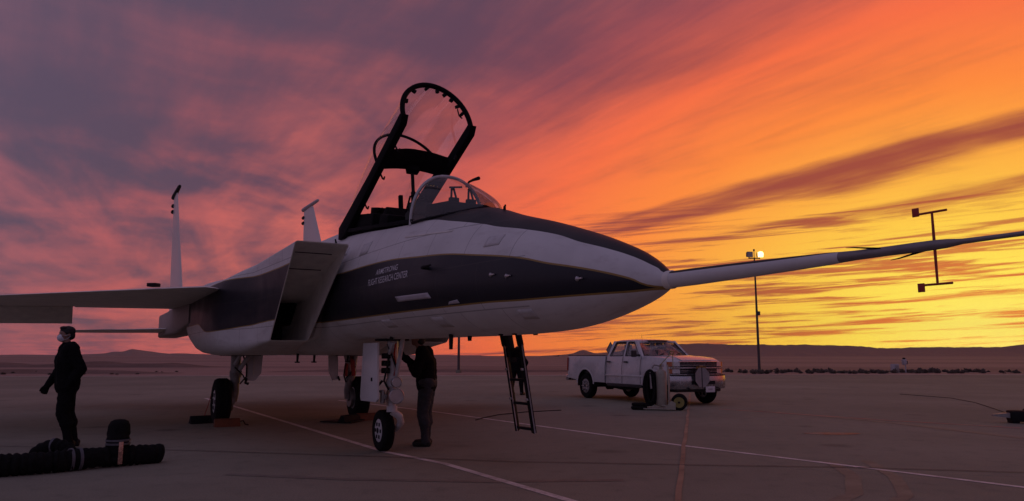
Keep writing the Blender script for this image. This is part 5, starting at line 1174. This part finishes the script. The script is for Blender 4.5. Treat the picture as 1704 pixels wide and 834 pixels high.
# ------------------------------------------------------------------ wheeled extinguisher in front of the truck
M['cyl'] = mat('dusty_cream_paint', (.34, .32, .25), .5, var=.15, scale=8)
M['yellow'] = mat('yellow_hub', (.26, .23, .06), .5, var=.15)
ct = thing('wheeled_extinguisher', 'cream wheeled fire extinguisher with coiled black hose beside the truck front wheel', 'fire extinguisher', (3.70, 18.62, 0), R(-14))
tk = part('cylinder', lambda q: lathe(q, [(.08, .05), (.10, .115), (.14, .135), (.86, .135), (.93, .12), (.97, .08), (.99, .045), (1.04, .045), (1.05, .02)], 22, 'Z', (0, 0, 0)), M['cyl'], ct)
part('valve', lambda q: (tube(q, [(0, 0, 1.03), (0, 0, 1.12)], .03, 8), tube(q, [(-.02, 0, 1.07), (-.16, -.02, 1.10), (-.22, -.03, 1.02)], .02, 8)), M['dullsteel'], tk)
part('gauge', lambda q: tube(q, [(.05, -.04, 1.08), (.05, -.06, 1.08)], .035, 12), M['steel'], tk)
def f(b):
    for s in (-1, 1): tube(b, [(.18, s*.17, .06), (.18, s*.17, .95), (.16, s*.12, 1.10)], .016, 8)
    tube(b, [(.0, -.17, .12), (.18, -.17, .12)], .014, 6); tube(b, [(.16, -.13, .95), (.16, .13, .95)], .014, 6)
part('frame', f, M['cyl'], ct)
part('handle', lambda q: (tube(q, [(-.02, -.1, 1.08), (.16, -.1, 1.28), (.26, -.08, 1.37)], .011, 6), tube(q, [(.30, -.08, 1.38), (.30, -.1, 1.0)], .010, 6), tube(q, [(.28+.05*cos(a), -.09, 1.40+.035*sin(a)) for a in frange(0, 2*pi, 13)[:-1]], .012, 6, closed=True)), M['yellow'], ct)
for k, (r, dx) in enumerate(((.0, 0), (.035, -.02), (.07, .01))):
    part('hose_coil', lambda q: tube(q, [(-.27+(.155-r)*cos(a)+dx, -.04-.035*k, .54+(.42-r)*sin(a)) for a in frange(0, 2*pi, 29)[:-1]], .034, 8, closed=True), M['rubber'], ct)
part('hose_back', lambda q: box(q, (-.27, .02, .54), (.22, .05, .66), None, .08), M['rubber'], ct)
part('nozzle_horn', lambda q: tube(q, [(-.26, -.12, .92), (-.25, -.13, .70), (-.24, -.13, .52)], [.018, .022, .03], 8), M['dullsteel'], ct)
part('hose_pile', lambda q: (tube(q, [(-.55+.16*cos(a), -.06+.12*sin(a), .05) for a in frange(0, 2*pi, 19)[:-1]], .045, 8, closed=True), tube(q, [(-.5+.2*cos(a), -.04+.10*sin(a), .13) for a in frange(0, 2*pi, 19)[:-1]], .042, 8, closed=True)), M['rubber'], ct)
part('base_plate', lambda q: box(q, (-.05, 0, .035), (.78, .44, .03), None, .01), M['cyl'], ct)
part('guard', lambda q: prism(q, [(.10, .04), (.34, .04), (.34, .18), (.24, .24), (.16, .16)], 'Y', -.21, -.19, .004), M['cyl'], ct)
for y in (-.10, .30):
    o = part('wheel', lambda q: lathe(q, [(-.05, .13), (-.055, .17), (-.03, .195), (.03, .195), (.055, .17), (.05, .13)], 26, 'Y', (.42, y, .195)), M['rubber'], ct)
    part('hub', lambda q: (lathe(q, [(-.052, .128), (-.03, .10), (-.035, .04), (-.06, .035), (-.06, .01)], 22, 'Y', (.42, y, .195))), M['yellow'], o)
    part('axle_cap', lambda q: tube(q, [(.42, y-.065, .195), (.42, y-.05, .195)], .028, 10), M['dark'], o)
part('axle', lambda q: tube(q, [(.42, -.14, .195), (.42, .34, .195)], .016, 8), M['dullsteel'], ct)

# ------------------------------------------------------------------ floodlight masts at the apron's far edge
M['mast'] = mat('mast_paint', (.06, .05, .05), .6, var=.2)
M['lamplit'] = emit('lit_lamp', (1.0, .62, .20), 4.0)
def mast(x, y, label, lit):
    t = thing('light_mast', label, 'light mast', (x, y, 0), R(8), 'floodlight masts along the apron edge')
    part('pole', lambda q: tube(q, [(0, 0, 0), (0, 0, 4.6), (0, 0, 9.0)], [.11, .085, .055], 10), M['mast'], t)
    part('footing', lambda q: tube(q, [(0, 0, 0), (0, 0, .25)], .22, 12), M['concrete'], t)
    part('crossarm', lambda q: (bar(q, (-.48, 0, 8.98), (.48, 0, 8.98), .08, .08)), M['mast'], t)
    part('lightning_rod', lambda q: (tube(q, [(0, 0, 9.0), (0, 0, 9.62)], .025, 6), tube(q, [(0, 0, 9.55), (0, 0, 9.7)], .07, 8)), M['mast'], t)
    part('control_box', lambda q: box(q, (.12, -.05, 4.62), (.22, .16, .32), None, .02), M['mast'], t)
    for s in (-1, 1):
        o = part('floodlight', lambda q: (loft(q, [[(s*.44+a*sx, yy, 9.25+b*sx) for a, b in ((-.24, -.22), (.24, -.22), (.24, .22), (-.24, .22))] for yy, sx in ((.22, .55), (.05, .8), (-.20, 1.0))]), bar(q, (s*.44, 0, 8.95), (s*.44, 0, 9.1), .05, .05)), M['mast'], t)
        part('lamp_glass', lambda q: box(q, (s*.44, -.206, 9.25), (.44, .008, .40)), M['lamplit'] if (lit and s > 0) else M['lens'], o)
        if lit and s > 0:
            part('glare_dome', lambda q: lathe(q, [(-.34, .04), (-.32, .16), (-.26, .24), (-.20, .23)], 20, 'Y', (s*.44, 0, 9.27)), M['lamplit'], o, 60)  # glowing dome ahead of the glass, added to widen the lamp's glare
    return t
mast(19.19, 58.1, 'tall floodlight mast with one lamp lit, standing right of the truck', True)
mast(-4.14, 58.1, 'floodlight mast partly hidden behind the jet, only its lower pole showing', False)
# ------------------------------------------------------------------ small equipment at the far edge
cb = thing('equipment_cabinet', 'small grey equipment cabinet among the scrub at the apron edge', 'cabinet', (29.75, 58.2, 0), R(10))
part('case', lambda q: box(q, (0, 0, .36), (.46, .4, .68), None, .02), M['primer'], cb); part('door', lambda q: box(q, (.04, -.206, .36), (.30, .012, .52), None, .004), M['dullsteel'], cb)
part('plinth', lambda q: box(q, (0, 0, .02), (.6, .5, .06)), M['concrete'], cb)
sp = thing('sensor_post', 'weather sensor post beside the equipment cabinet at the apron edge', 'sensor post', (30.75, 58.6, 0), R(15))
part('post', lambda q: tube(q, [(.05, 0, 0), (.05, 0, .55), (0, 0, .75)], .05, 8), M['primer'], sp)
part('housing', lambda q: box(q, (-.03, 0, .85), (.30, .26, .42), Matrix.Rotation(R(-12), 3, 'Y'), .05), M['primer'], sp)
part('sensor_head', lambda q: lathe(q, [(1.02, .06), (1.06, .11), (1.16, .11), (1.19, .06)], 12, 'Z', (-.04, 0, 0)), M['dark'], sp)
part('side_arm', lambda q: (tube(q, [(.05, 0, .72), (.18, 0, .86)], .035, 6), box(q, (.2, 0, .80), (.10, .12, .26), None, .02)), M['dark'], sp)
# ------------------------------------------------------------------ tow bar entering at the right
tb = thing('tow_bar', 'black tow bar with pointed tongue lying on the apron at the right', 'tow bar', (10.12, 15.0, 0), R(-9))
part('main_tube', lambda q: tube(q, [(0, 0, .15), (4.2, 0, .15)], .098, 16), M['black'], tb)
part('head', lambda q: (box(q, (-.10, 0, .14), (.28, .28, .22), None, .05), box(q, (-.16, 0, .04), (.14, .22, .08), None, .02)), M['black'], tb)
part('tongue', lambda q: loft(q, [[(x, y*w, .15+z*h) for y, z in ((-1, -1), (1, -1), (1, 1), (-1, 1))] for x, w, h in ((-.22, .07, .05), (-.36, .055, .04), (-.55, .01, .012))]), M['dullsteel'], tb)
part('lifting_ring', lambda q: tube(q, [(.28+.10*cos(a), 0, .26+.09*sin(a)) for a in frange(0, pi, 12)], .014, 6), M['red'], tb)
part('collar', lambda q: tube(q, [(.06, 0, .16), (.14, 0, .16)], .128, 16), M['plastic'], tb)
for y in (-.28, .28):
    part('wheel', lambda q: lathe(q, [(-.05, .07), (-.05, .12), (.05, .12), (.05, .07)], 18, 'Y', (1.9, y, .12)), M['rubber'], tb)
part('axle', lambda q: tube(q, [(1.9, -.3, .12), (1.9, .3, .12)], .02, 8), M['dullsteel'], tb)
o = obj('ground_cable', tube(bmesh.new(), [(13.4, 26, .015), (13.6, 24.8, .015), (13.75, 23.6, .015), (13.1, 21.3, .015), (12.2, 19.2, .015), (11.4, 17.4, .015), (10.9, 16.0, .02), (10.65, 15.6, .02), (10.4, 15.2, .10)], .008, 6), M['black'])
tag(o, 'thin black cable trailing across the apron to the tow bar', 'cable')
o = obj('ground_cable', tube(bmesh.new(), [(-.75, 15.6, .012), (-.6, 16.2, .012), (-.3, 17.0, .012), (.3, 17.8, .012), (1.2, 18.4, .012)], .010, 6), M['black'])
tag(o, 'thin dark cable lying on the apron behind the person at the nose gear', 'cable')

# ------------------------------------------------------------------ desert air
hz = bpy.data.materials.new('desert_air'); hz.use_nodes = True; T = NT(hz.node_tree); T.N.remove(T.N['Principled BSDF'])
pv = T.node('ShaderNodeVolumePrincipled'); pv.inputs['Color'].default_value = (.86, .80, .80, 1); pv.inputs['Density'].default_value = 1.5e-5; pv.inputs['Anisotropy'].default_value = .0
T.L.new(pv.outputs[0], T.N['Material Output'].inputs['Volume'])
o = obj('haze', box(bmesh.new(), (0, 0, 398), (36000, 36000, 800)), hz, None, 0); o['kind'] = 'stuff'; o['label'] = 'thin dusty desert air fading the far hills'
